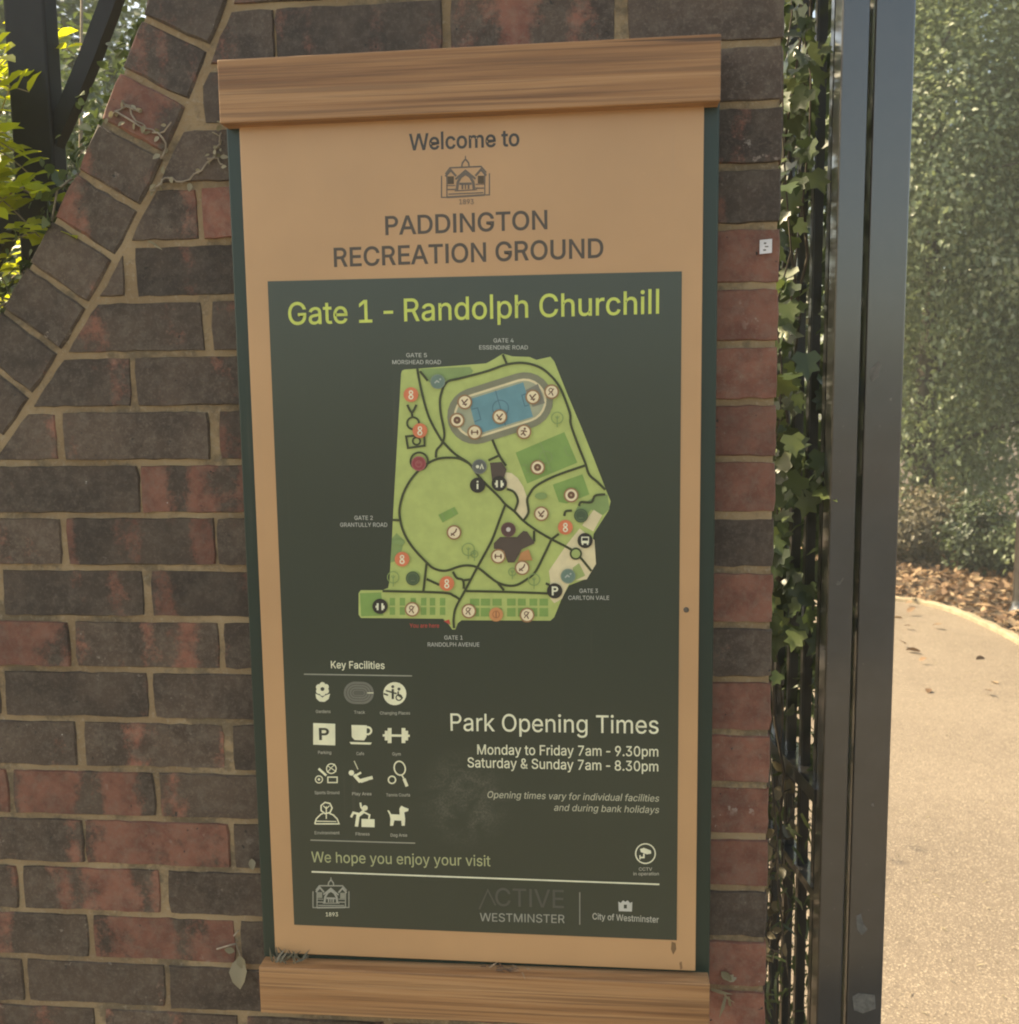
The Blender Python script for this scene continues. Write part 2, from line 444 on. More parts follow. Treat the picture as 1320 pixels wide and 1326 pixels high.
# reds of the bricks seen beside the sign, by course (counted in 75 mm courses from the ground)
EDGE_RED = {7: .50, 8: .62, 9: .60, 10: .47, 11: .66, 12: .58, 13: .60, 14: .64, 15: .50, 16: .66, 17: .46, 18: .72, 19: .68, 20: .70, 21: .62, 22: .68, 23: .48, 24: .52, 25: .40, 26: .40, 27: .44, 28: .44}
JO, CO = .0088, .075
def tint(redness=None):
    r = rng.choice([.45, .50, .55, .61], p=[.30, .32, .24, .14]) if redness is None else redness
    return (r, float(np.clip(rng.normal(1.0, .16), .68, 1.4)), rng.random())
for k in range(34):
    z0 = k * CO + .0005; z1 = z0 + CO - JO
    off = .305 if k % 2 else .195
    xs = [XE + JO] + [off - i * .225 for i in range(0, 18)]
    for x1, x0 in zip(xs, xs[1:]):
        j0, j1 = rng.normal(size=2) * .004
        a, b = x0 + JO / 2 + j0 * .5, (x1 - JO / 2 + j1 * .5) if x1 < XE else XE
        if x0 < -.2 and abs(z0 - 1.3) < .9: a += .004 * math.sin(k * 2.1)
        poly = [(a, z0), (b, z0), (b, z1), (a, z1)]
        if b < CX: 
            if z1 > CZ - RIN - .01: continue
        else:
            poly = clip_circle(poly, RIN + .0035)
        if len(poly) < 3: continue
        A = abs(sum(p[0] * q[1] - q[0] * p[1] for p, q in zip(poly, poly[1:] + poly[:1]))) / 2
        if A < .00035: continue
        # merge nearly collinear points
        Q = []
        for i, p in enumerate(poly):
            o, q = poly[i - 1], poly[(i + 1) % len(poly)]
            if abs((p[0] - o[0]) * (q[1] - p[1]) - (p[1] - o[1]) * (q[0] - p[0])) > 1e-7: Q.append(p)
        t_ = tint((EDGE_RED.get(k, .5) + (.22 if EDGE_RED.get(k, .5) > .55 else 0)) if b == XE else None)
        brick(Q, front, t_)
# return face at the gate
right = lambda s, z, d: (XE - d, s, z)
for k in range(34):
    z0 = k * CO + .0005; z1 = z0 + CO - JO
    ys = [(YW + .0112, YW + .112), (YW + .122, YW + THICK)] if k % 2 else [(YW + .0112, YW + THICK)]
    for y0, y1 in ys: brick([(y0, z0), (y1, z0), (y1, z1), (y0, z1)], right, tint())
# rowlock: bricks on edge following the curve, full thickness of the wall
dth = .0752 / ((RIN + ROUT) / 2)
th = math.radians(-89.5)
while CZ + ROUT * math.sin(th) < ZTOP - .02:
    g2 = .0040 / ROUT
    a0, a1 = th + g2, th + dth - g2
    pol = lambda r, a: (CX + r * math.cos(a), CZ + r * math.sin(a))
    t_ = tint(); 
    brick([pol(ROUT, a0), pol(RIN - .006, a0), pol(RIN - .006, a1), pol(ROUT, a1)], lambda s, z, d: (s, YW - .001 + d, z), (t_[0] - .02, t_[1], t_[2]), depth=THICK + .002, inset=.003)
    th += dth
x = CX - .005
while x > -6:
    z0 = CZ - RIN + .004
    brick([(x - .0655, z0), (x, z0), (x, z0 + .103), (x - .0655, z0 + .103)], front, tint(), depth=THICK + .002, inset=.003)
    x -= .075
bm_obj('brick_facing', bm, M['brick'], wall)
# mortar body behind the bricks
out = [(XE - .0035, 0), (XE - .0035, ZTOP)]
th_top = math.asin((ZTOP - CZ) / (ROUT + .004))
for a in np.linspace(th_top, -math.pi / 2, 60): out.append((CX + (ROUT + .004) * math.cos(a), CZ + (ROUT + .004) * math.sin(a)))
out += [(-6, CZ - ROUT - .004), (-6, 0)]
bm = bmesh.new()
A = [bm.verts.new((x, YW + .0030, z)) for x, z in out]; B = [bm.verts.new((x, YW + THICK, z)) for x, z in out]
for t_ in tessellate_polygon([[Vector((x, z, 0)) for x, z in out]]):
    bm.faces.new([A[i] for i in t_]); bm.faces.new([B[i] for i in t_])
for i in range(len(out)): bm.faces.new((A[i], A[(i + 1) % len(out)], B[(i + 1) % len(out)], B[i]))
bm_obj('mortar_core', bm, M['mortar'], wall)
GLY = {'A':[480,[16,0,201,509,276,509,463,0,395,0,280,323,234,478,245,478,218,386,85,0],[110,142,110,199,370,199,370,142]],'B':[456,[60,0,60,509,258,508,304,501,329,491,359,469,381,442,394,410,398,363,390,327,373,301,350,282,315,267,315,262,347,254,371,240,391,220,407,194,416,161,417,124,413,100,400,67,377,39,357,24,331,12,301,4,247,0],[125,57,264,58,296,63,320,73,344,96,355,126,354,153,342,184,313,213,279,228,248,231,125,231],[125,285,247,286,273,290,295,300,319,320,333,348,335,383,326,412,304,436,270,449,125,452]],'C':[510,[267,-7,225,-3,186,7,150,25,104,63,70,115,53,157,44,203,40,254,44,305,53,352,70,393,104,445,150,484,186,501,225,512,267,516,305,513,340,504,373,490,402,471,427,447,448,418,463,385,473,348,408,348,394,388,363,424,330,444,284,455,237,453,196,439,161,414,133,378,113,332,106,295,104,233,109,194,119,160,133,130,151,105,184,76,210,63,252,54,284,54,315,60,351,76,375,96,397,128,408,160,473,160,463,124,448,91,428,62,402,38,373,19,341,5,305,-4]],'D':[502,[219,0,96,0,96,57,254,60,304,73,343,99,372,135,385,164,394,198,399,275,390,329,372,375,354,399,332,420,306,435,275,446,240,451,93,452,93,509,250,508,294,501,334,488,369,467,412,426,442,372,455,329,462,255,455,181,442,138,411,83,368,42,332,21,291,8],[125,509,125,0,60,0,60,509]],'E':[419,[60,0,60,509,372,509,372,452,125,452,125,286,355,286,355,276,355,229,125,229,125,57,375,57,375,0]],'F':[410,[60,0,60,509,369,509,369,452,125,452,125,278,346,278,346,221,125,221,125,0]],'G':[520,[269,-7,225,-3,185,7,149,25,104,64,69,116,53,157,43,203,40,254,43,305,53,352,69,393,103,445,133,472,184,501,223,512,265,516,304,513,340,504,374,489,403,469,429,445,449,416,465,384,474,349,408,349,391,386,368,417,337,439,308,451,274,456,236,453,196,440,171,424,141,392,125,364,109,314,104,275,106,213,113,177,125,145,151,105,184,76,210,63,238,56,283,53,333,66,374,93,396,123,410,160,415,202,434,199,283,199,283,256,478,256,477,180,471,141,459,107,431,62,392,28,360,11,308,-4]],'H':[517,[60,0,60,509,125,509,125,289,392,289,392,509,457,509,457,0,392,0,392,232,303,232,125,232,125,0]],'I':[300,[31,0,31,57,118,57,118,123,118,452,31,452,31,509,269,509,269,452,183,452,183,57,269,57,269,0]],'K':[467,[104,145,104,216,181,310,364,509,448,509],[60,0,60,509,125,509,125,0],[372,0,188,259,228,309,449,0]],'L':[393,[60,0,60,509,125,509,125,57,361,57,361,0]],'M':[628,[60,0,60,509,152,509,280,179,322,49,307,49,342,158,476,509,568,509,568,0,504,0,507,457,513,457,470,328,342,0,286,0,167,300,112,457,119,457,120,409,122,0]],'N':[523,[60,0,60,509,136,509,359,157,414,55,405,54,399,164,399,509,463,509,463,0,387,0,168,346,108,452,119,454,125,301,125,0]],'O':[533,[267,-7,225,-3,186,7,150,25,105,63,70,115,53,157,44,203,40,254,44,305,53,352,70,393,105,445,150,484,186,501,225,512,267,516,309,512,348,501,384,484,429,445,464,393,480,352,490,305,493,254,490,203,480,157,464,115,429,63,400,36,348,7,309,-3],[267,53,310,59,337,69,361,84,383,105,408,144,420,176,428,213,430,254,428,295,420,332,408,365,383,404,361,424,337,440,296,453,267,456,223,450,197,440,172,424,151,404,125,364,113,332,106,295,103,254,106,213,113,176,125,144,151,105,172,84,197,69,223,59]],'P':[445,[60,0,60,509,254,508,305,499,332,487,366,462,383,441,396,417,408,363,404,304,383,254,356,223,319,201,272,188,109,186,109,242,245,243,279,248,305,261,329,286,343,328,342,376,329,409,305,434,268,449,232,452,125,452,125,0]],'R':[449,[60,0,60,509,255,508,290,504,333,489,367,465,384,444,396,421,407,381,407,323,390,271,367,240,333,217,289,203,236,198,96,198,96,255,246,255,289,263,306,271,325,287,337,308,344,333,344,371,337,397,319,425,298,440,279,446,246,452,125,452,125,0],[353,0,230,229,303,229,428,0]],'S':[447,[224,-9,156,-1,128,9,91,31,72,50,51,83,38,137,104,137,114,102,136,76,166,59,204,50,246,50,286,60,317,79,338,106,345,130,344,154,336,174,322,189,280,211,163,246,112,269,76,301,56,341,52,372,58,413,68,437,92,468,113,484,151,503,195,514,227,516,289,508,316,498,351,476,377,449,390,427,401,378,337,378,326,412,312,430,291,444,254,456,204,457,159,444,129,418,115,383,117,359,122,345,136,328,162,311,303,267,359,238,384,213,399,189,407,161,408,139,403,99,393,75,379,53,360,34,323,11,294,0]],'T':[449,[32,452,32,509,417,509,417,452,257,452,257,0,193,0,193,452]],'U':[517,[259,-8,203,-2,169,8,140,24,103,55,85,80,71,108,63,140,60,173,60,509,124,509,124,178,128,144,136,123,160,87,187,68,220,56,259,52,298,56,331,68,357,87,381,123,391,155,393,178,393,509,457,509,457,173,454,140,446,108,433,80,414,55,378,24,348,8,315,-2]],'V':[480,[204,0,16,509,84,509,199,187,248,31,235,31,257,107,395,509,463,509,278,0]],'W':[686,[155,0,16,509,82,509,170,171,197,40,189,40,209,137,306,509,380,509,468,171,497,40,488,40,504,120,603,509,670,509,530,0,455,0,362,345,344,431,338,475,350,475,330,371,230,0]],'Y':[472,[203,0,203,208,16,509,91,509,208,318,250,230,224,230,242,275,280,344,381,509,455,509,268,208,268,0]],'a':[389,[160,-9,126,-5,94,5,76,15,54,36,38,63,32,84,31,118,36,146,58,179,100,203,143,214,241,228,265,235,275,250,269,291,256,311,240,322,220,329,196,331,163,327,137,316,114,296,100,274,41,291,57,322,71,339,114,368,173,383,231,381,263,372,293,355,317,329,330,301,337,251,337,0,277,0,277,52,272,52,252,25,229,8,199,-4],[170,45,202,49,220,55,242,68,259,86,274,122,276,190,246,179,141,161,117,150,100,135,92,105,94,87,102,72,130,52]],'b':[424,[229,-8,198,-5,165,8,142,26,118,59,112,59,112,0,53,0,53,509,114,509,114,319,118,319,147,355,179,376,218,384,259,382,300,368,335,342,362,307,376,277,388,227,390,169,381,116,363,70,336,34,301,9,274,-2],[220,47,262,55,279,66,301,88,320,128,328,189,320,250,301,290,280,311,262,322,220,330,178,322,161,312,140,291,121,252,113,189,121,126,140,86,162,65,179,55]],'c':[396,[207,-8,174,-5,144,3,117,16,82,46,56,85,44,116,37,150,34,187,37,225,44,260,56,291,82,330,117,360,144,374,174,382,207,384,260,377,305,356,340,322,362,277,303,262,293,285,274,308,252,321,226,329,184,328,163,321,145,310,124,287,113,269,98,212,99,151,118,97,137,73,154,60,184,49,207,46,243,52,271,66,292,89,304,117,363,102,341,56,306,21,261,-1]],'d':[424,[195,-8,165,-6,124,9,89,34,62,70,43,116,35,169,36,227,48,277,62,307,89,342,124,368,165,382,207,384,245,376,278,355,306,319,311,319,311,509,372,509,372,0,313,0,313,59,307,59,282,26,259,8,227,-5],[205,47,246,55,263,65,284,86,303,126,312,189,303,252,284,291,263,312,246,322,205,330,162,322,145,311,124,290,105,250,96,189,105,128,124,88,145,66,162,55]],'e':[404,[212,-8,177,-5,145,3,117,16,82,46,56,85,44,116,37,150,34,187,36,224,44,258,55,290,81,329,115,359,142,373,172,382,205,384,246,380,275,370,303,355,327,333,347,305,361,269,368,242,371,194,371,169,75,169,75,221,338,221,310,202,304,248,288,286,263,314,237,326,205,330,173,326,146,313,125,294,109,270,99,241,96,164,106,116,116,97,135,73,169,53,220,46,254,53,276,65,294,82,306,105,365,91,348,55,311,19,261,-3]],'f':[254,[228,379,228,327,6,327,6,379],[81,0,81,432,84,461,101,493,135,519,178,530,234,524,243,521,227,468,199,474,171,470,154,460,145,443,142,419,142,0]],'g':[425,[207,-151,156,-146,114,-132,76,-104,51,-69,101,-41,131,-74,169,-93,222,-97,249,-92,272,-82,298,-58,308,-34,311,68,306,68,272,28,252,16,227,8,195,5,165,7,125,20,101,34,80,53,63,77,43,120,36,154,34,191,36,229,43,263,55,293,80,332,112,361,138,374,181,384,237,379,273,360,308,319,313,319,313,379,372,379,372,-9,367,-54,350,-90,334,-109,314,-124,265,-144],[205,59,246,66,264,75,285,95,300,121,307,142,312,193,304,253,285,291,264,312,247,322,205,330,163,322,145,312,124,290,105,252,96,193,105,133,124,96,145,76,163,66]],'h':[410,[114,227,114,0,53,0,53,509,114,509,114,287,102,287,116,319,132,344,152,362,187,379,213,384,252,383,285,373,313,356,341,321,355,271,357,0,296,0,295,249,286,286,273,304,256,318,223,328,192,328,161,317,141,303,126,283,117,257]],'i':[167,[53,0,53,379,114,379,114,0],[84,443,67,446,54,455,44,468,41,483,44,499,54,512,67,521,84,524,100,521,114,512,123,499,126,483,123,468,114,455,100,446]],'j':[167,[53,379,114,379,112,-52,108,-72,97,-98,73,-124,37,-139,-10,-143,-10,-87,18,-85,36,-76,47,-61,52,-38],[83,443,67,446,53,455,44,468,41,483,44,499,53,512,67,521,83,524,100,521,114,512,123,499,126,483,123,468,114,455,100,446]],'k':[381,[110,137,110,212,121,212,284,379,360,379,184,199,177,199],[53,0,53,509,114,509,114,0],[294,0,148,186,191,229,372,0]],'l':[189,[139,-2,101,3,82,13,67,28,55,59,53,509,114,509,114,83,118,66,126,57,140,52,170,54,181,3]],'m':[610,[53,0,53,379,112,379,112,295,108,295,122,331,144,358,172,376,211,386,257,380,287,361,303,342,314,320,321,295,312,295,322,321,343,350,372,371,407,383,448,386,478,380,514,361,535,338,550,307,556,269,557,0,496,0,493,279,485,298,473,313,447,326,419,330,395,328,368,316,349,296,338,270,335,0,274,0,272,280,265,297,246,317,229,326,199,330,171,326,145,312,126,289,117,266,114,238,114,0]],'n':[410,[114,227,114,0,53,0,53,379,112,379,112,287,102,287,116,319,132,344,152,362,187,379,213,384,252,383,285,373,313,356,341,321,355,271,357,0,296,0,295,249,286,286,273,304,256,318,223,328,192,328,161,317,141,303,126,283,117,257]],'o':[415,[207,-8,174,-5,144,3,117,16,82,46,56,85,44,116,37,150,34,187,37,225,44,260,56,291,82,330,117,360,144,374,174,382,207,384,241,382,271,374,299,360,333,330,359,291,371,260,379,225,381,187,379,150,371,116,359,85,333,46,299,16,271,3,241,-5],[207,46,252,55,285,80,298,97,311,128,319,187,311,247,298,278,285,296,252,321,207,330,163,321,130,296,118,278,105,247,96,187,105,128,118,97,130,80,163,55]],'p':[424,[53,-143,53,379,112,379,112,319,118,319,152,360,188,379,245,384,274,378,300,368,335,342,354,320,370,293,381,261,388,227,390,169,385,133,370,84,346,45,313,16,288,3,245,-8,208,-7,173,4,147,21,118,59,114,59,114,-143],[220,47,262,55,279,66,301,88,320,128,328,189,320,250,301,290,280,311,262,322,220,330,178,322,161,312,140,291,121,252,113,189,121,126,140,86,162,65,179,55]],'q':[424,[372,-143,311,-143,311,59,306,59,277,21,252,4,217,-7,180,-8,151,-2,111,16,79,45,55,84,39,133,35,169,36,227,43,261,55,293,70,320,89,342,124,368,151,378,180,384,237,379,272,360,307,319,313,319,313,379,372,379],[205,47,246,55,263,65,284,86,303,126,312,189,303,252,284,291,263,312,246,322,205,330,162,322,145,311,124,290,105,250,96,189,105,128,124,88,145,66,162,55]],'r':[259,[53,0,53,379,112,379,112,321,115,321,130,347,161,373,191,383,243,384,243,322,198,325,166,318,140,301,122,277,114,237,114,0]],'s':[365,[182,-8,123,0,84,18,62,38,50,54,36,94,94,107,105,79,117,66,141,52,170,46,206,47,227,53,244,62,262,81,267,95,266,115,258,131,249,140,221,153,133,174,104,186,72,208,58,227,50,249,47,274,51,305,59,323,79,347,105,365,137,378,200,384,244,376,279,358,304,332,324,290,268,277,254,304,228,325,199,332,166,331,139,322,119,305,109,285,112,258,124,243,144,232,246,205,287,187,306,171,320,153,328,131,331,107,323,65,312,47,290,24,260,6,236,-2]],'t':[227,[204,379,204,327,6,327,6,379],[65,471,126,471,127,83,136,61,150,53,172,50,202,54,213,2,168,-4,125,2,92,21,72,52,65,93]],'u':[410,[182,-5,135,2,106,16,75,48,60,82,53,139,53,379,114,379,116,117,124,94,145,67,175,53,200,50,234,55,256,66,274,83,287,105,296,153,296,379,357,379,357,0,298,0,298,92,307,92,301,75,286,47,267,25,234,5,209,-3]],'v':[389,[163,0,17,379,84,379,173,132,206,21,184,21,220,144,305,379,371,379,226,0]],'w':[567,[138,0,23,379,87,379,147,164,175,41,165,41,179,105,252,379,316,379,375,163,402,41,391,41,402,90,480,379,545,379,429,0,368,0,305,225,279,338,291,338,258,207,199,0]],'x':[379,[21,0,171,218,171,171,29,379,100,379,207,206,175,206,222,287,282,379,352,379,209,169,209,214,358,0,287,0,209,120,173,182,178,182,205,182,160,103,91,0]],'y':[389,[47,-139,61,-86,99,-90,113,-86,126,-78,145,-51,163,-1,17,379,84,379,173,132,206,21,184,21,220,144,305,379,371,379,204,-58,187,-93,159,-124,132,-139,91,-145]],'z':[380,[42,0,42,46,254,320,254,323,48,323,48,379,333,379,333,331,126,56,339,56,339,0]],'0':[453,[227,-7,191,-3,158,7,130,24,95,62,69,113,57,155,50,202,48,254,50,306,57,353,69,395,95,447,130,484,159,502,191,512,227,516,262,512,295,502,323,484,358,447,384,395,396,353,403,306,405,254,403,202,396,155,384,113,359,62,323,24,295,7,263,-3],[227,50,250,52,271,60,290,74,313,103,330,144,338,176,344,254,338,332,330,365,313,405,290,435,271,449,250,457,227,460,203,457,182,449,163,435,140,405,123,365,115,332,109,254,115,176,123,144,140,103,163,74,182,60,203,52]],'1':[453,[76,0,76,55,391,55,391,0],[276,509,276,0,212,0,212,448,86,358,86,427,198,509]],'2':[453,[64,0,64,47,282,282,311,327,320,364,317,397,308,419,287,441,258,455,233,459,205,458,165,443,148,427,135,406,127,362,66,362,68,391,80,430,111,473,143,496,168,507,196,513,240,515,294,502,337,474,367,434,380,386,380,354,374,327,357,290,327,247,153,60,153,57,389,57,389,0]],'3':[453,[218,-7,188,-5,146,5,98,30,70,57,57,79,48,104,44,132,109,132,115,107,132,81,158,63,191,52,229,50,258,55,291,69,309,86,325,116,329,145,323,180,306,211,284,229,254,241,216,247,157,248,157,299,288,452,70,452,70,509,372,509,372,461,211,278,211,289,247,290,279,286,321,269,354,244,371,222,387,186,393,145,387,103,377,78,362,55,321,19,266,-2]],'4':[453,[40,105,40,158,247,509,311,509,109,163,413,163,413,105],[282,0,282,318,343,318,343,0]],'5':[453,[221,-7,165,1,140,11,108,32,83,60,71,82,60,130,122,130,134,95,148,78,166,64,204,51,250,53,284,69,304,89,314,104,326,141,324,193,314,221,297,244,275,262,248,273,218,277,184,273,152,262,128,246,67,253,96,509,366,509,366,452,151,452,134,301,170,322,212,333,252,332,294,321,330,299,358,269,379,231,388,199,391,163,385,117,376,89,352,52,321,23,296,8,268,-1]],'6':[453,[226,-7,182,-1,155,8,130,22,100,51,78,87,69,115,64,162,68,199,86,253,112,302,252,509,322,509,151,261,145,261,157,279,174,295,214,312,265,312,316,295,355,262,375,228,387,187,387,127,379,98,368,73,333,30,310,14,284,3,257,-4],[226,48,263,55,299,79,322,119,327,157,322,196,299,235,263,259,226,265,190,259,153,235,131,197,125,158,131,119,153,79,190,55]],'7':[453,[97,0,323,452,62,452,62,509,391,509,391,449,165,0]],'8':[453,[226,-7,163,1,136,11,101,33,74,62,62,84,54,109,52,135,58,176,81,220,117,252,153,265,109,289,93,308,80,330,73,354,70,380,79,429,98,460,134,492,184,511,226,516,269,511,317,492,354,460,373,429,382,380,379,354,372,330,359,308,343,289,300,265,335,252,372,220,395,176,401,135,398,109,391,84,378,62,352,33,317,11,289,1],[226,49,267,54,307,74,331,106,337,139,330,173,305,208,265,230,226,235,187,230,147,208,122,173,115,139,121,106,145,74,185,54],[226,290,260,294,293,313,314,344,319,376,314,407,294,437,260,455,226,460,192,455,159,437,138,407,133,376,138,344,159,313,193,294]],'9':[453,[226,516,256,513,298,501,322,486,352,458,374,421,384,393,389,347,385,309,367,256,340,207,200,0,130,0,301,248,307,248,295,229,278,214,238,196,188,197,137,214,98,247,77,281,66,321,66,382,73,411,85,436,120,479,168,506,196,513],[226,460,190,454,154,429,131,390,125,352,131,313,154,274,190,250,226,243,263,249,299,273,322,312,327,350,322,390,299,429,263,454]],'&':[448,[197,-7,136,1,110,12,78,34,61,52,43,84,34,133,43,181,70,220,111,256,226,343,255,375,262,405,255,434,233,454,201,461,168,453,145,431,137,399,145,363,179,314,438,0,364,0,121,293,87,344,77,379,76,409,82,440,96,467,117,488,144,503,165,510,200,513,224,512,256,503,274,494,297,475,313,451,320,433,324,404,322,382,309,349,281,314,144,210,110,174,100,154,97,131,100,108,114,81,143,57,175,48,213,48,251,59,294,88,321,121,343,174,349,224,408,224,403,167,389,124,371,92,333,47,305,23,271,7,234,-3]],'.':[188,[95,-4,78,-1,63,9,53,24,50,41,53,59,63,73,78,83,95,87,113,83,128,73,138,59,141,41,138,24,128,9,113,-1]],'-':[453,[337,244,337,188,114,188,114,244]],' ':[188]}
# ------------------------------------------------------------------ information sign
ZS = 1.288
sign = empty('information_sign', (0, YW, .716), 'tall park information board with dark green map poster between two oak beams', 'sign')
bm = bmesh.new(); add_box(bm, -.3155, .3155, .0062, YW + .004, .700, 1.880, .002); bm_obj('back_board', bm, M['frame_green'], sign)
bm = bmesh.new(); add_box(bm, -.2960, .2960, 0.0, .0058, .7225, 1.876, .0012); panel = bm_obj('face_panel', bm, M['tan_panel'], sign)
def beam(name, z0, z1, tilt, y0=-.021):
    bm = bmesh.new(); add_box(bm, -.3135, .3135, y0, YW + .003, z0, z1, .0018, 2)
    # a little unevenness along the sawn edges
    for v_ in bm.verts: v_.co.z += tilt * v_.co.x + .0008 * math.sin(v_.co.x * 23 + z0 * 9)
    return bm_obj(name, bm, M['oak'], sign)
beam('top_beam', 1.8585, 1.9365, .006)
beam('bottom_beam', .6465, .7155, .006)
bm = bmesh.new()
for (x, z) in ((.2835, 1.205), (-.2835, 1.205)):
    pass
GLY['I'] = [190, [62, 0, 62, 509, 128, 509, 128, 0]]
GLY['l'] = [178, [56, 0, 56, 540, 117, 540, 117, 0]]
GLY['-'][0] = 300
def bowl(r, cy, cx, sgn):
    return [c for k in range(13) for c in (cx + r * math.cos(math.radians(-90 + sgn * 15 * k)) if sgn > 0 else cx + r * math.cos(math.radians(90 - 15 * k)), cy + r * (math.sin(math.radians(-90 + 15 * k)) if sgn > 0 else math.sin(math.radians(90 - 15 * k))))]
_out = [60, 0, 125, 0, 125, 213] + bowl(148, 361, 258, 1) + [60, 509]
_hol = [125, 270] + [125, 452] + bowl(91, 361, 252, -1)
GLY['N'] = [523, [62, 0, 62, 509, 124, 509, 400, 96, 400, 509, 462, 509, 462, 0, 400, 0, 124, 413, 124, 0]]
GLY['W'] = [686, [12, 509, 78, 509, 177, 100, 302, 509, 384, 509, 509, 100, 608, 509, 674, 509, 546, 0, 474, 0, 343, 412, 212, 0, 140, 0]]
GLY['A'] = [480, [10, 0, 203, 509, 277, 509, 470, 0, 400, 0, 350, 140, 130, 140, 80, 0], [153, 200, 327, 200, 240, 440]]
GLY['P'] = [445, _out, _hol]
GLY['R'] = [462, _out, _hol, [250, 222, 350, 0, 425, 0, 318, 230]]
_h = GLY['-'][1]; _hx = min(_h[0::2])
GLY['-'][1] = [v_ - _hx + 45 if i % 2 == 0 else v_ for i, v_ in enumerate(_h)]
POSTER_Y = -.0006
def art(px, py):
    """a measured point of the printed artwork -> (x, z) on the board"""
    d = FWD + RIGHT * ((px - 660) / F) - UP * ((py - 663) / F)
    t = -CAM.y / d.y
    return (CAM.x + t * d.x, CAM.z + t * d.z)
PR = {}
def ink(col):
    if col not in PR:
        g = N('print_ink'); v = g.coord()
        g.base(g.mix(g.step(g.noise(v, 60, 3), .3, .7), tuple(x * .93 for x in col), tuple(min(1, x * 1.05) for x in col)))
        g.rough(.42); g.p.inputs['Coat Weight'].default_value = .3; g.p.inputs['Coat Roughness'].default_value = .28
        PR[col] = g.m
    return PR[col]
def area(P): return sum(p[0] * q[1] - q[0] * p[1] for p, q in zip(P, P[1:] + P[:1])) / 2
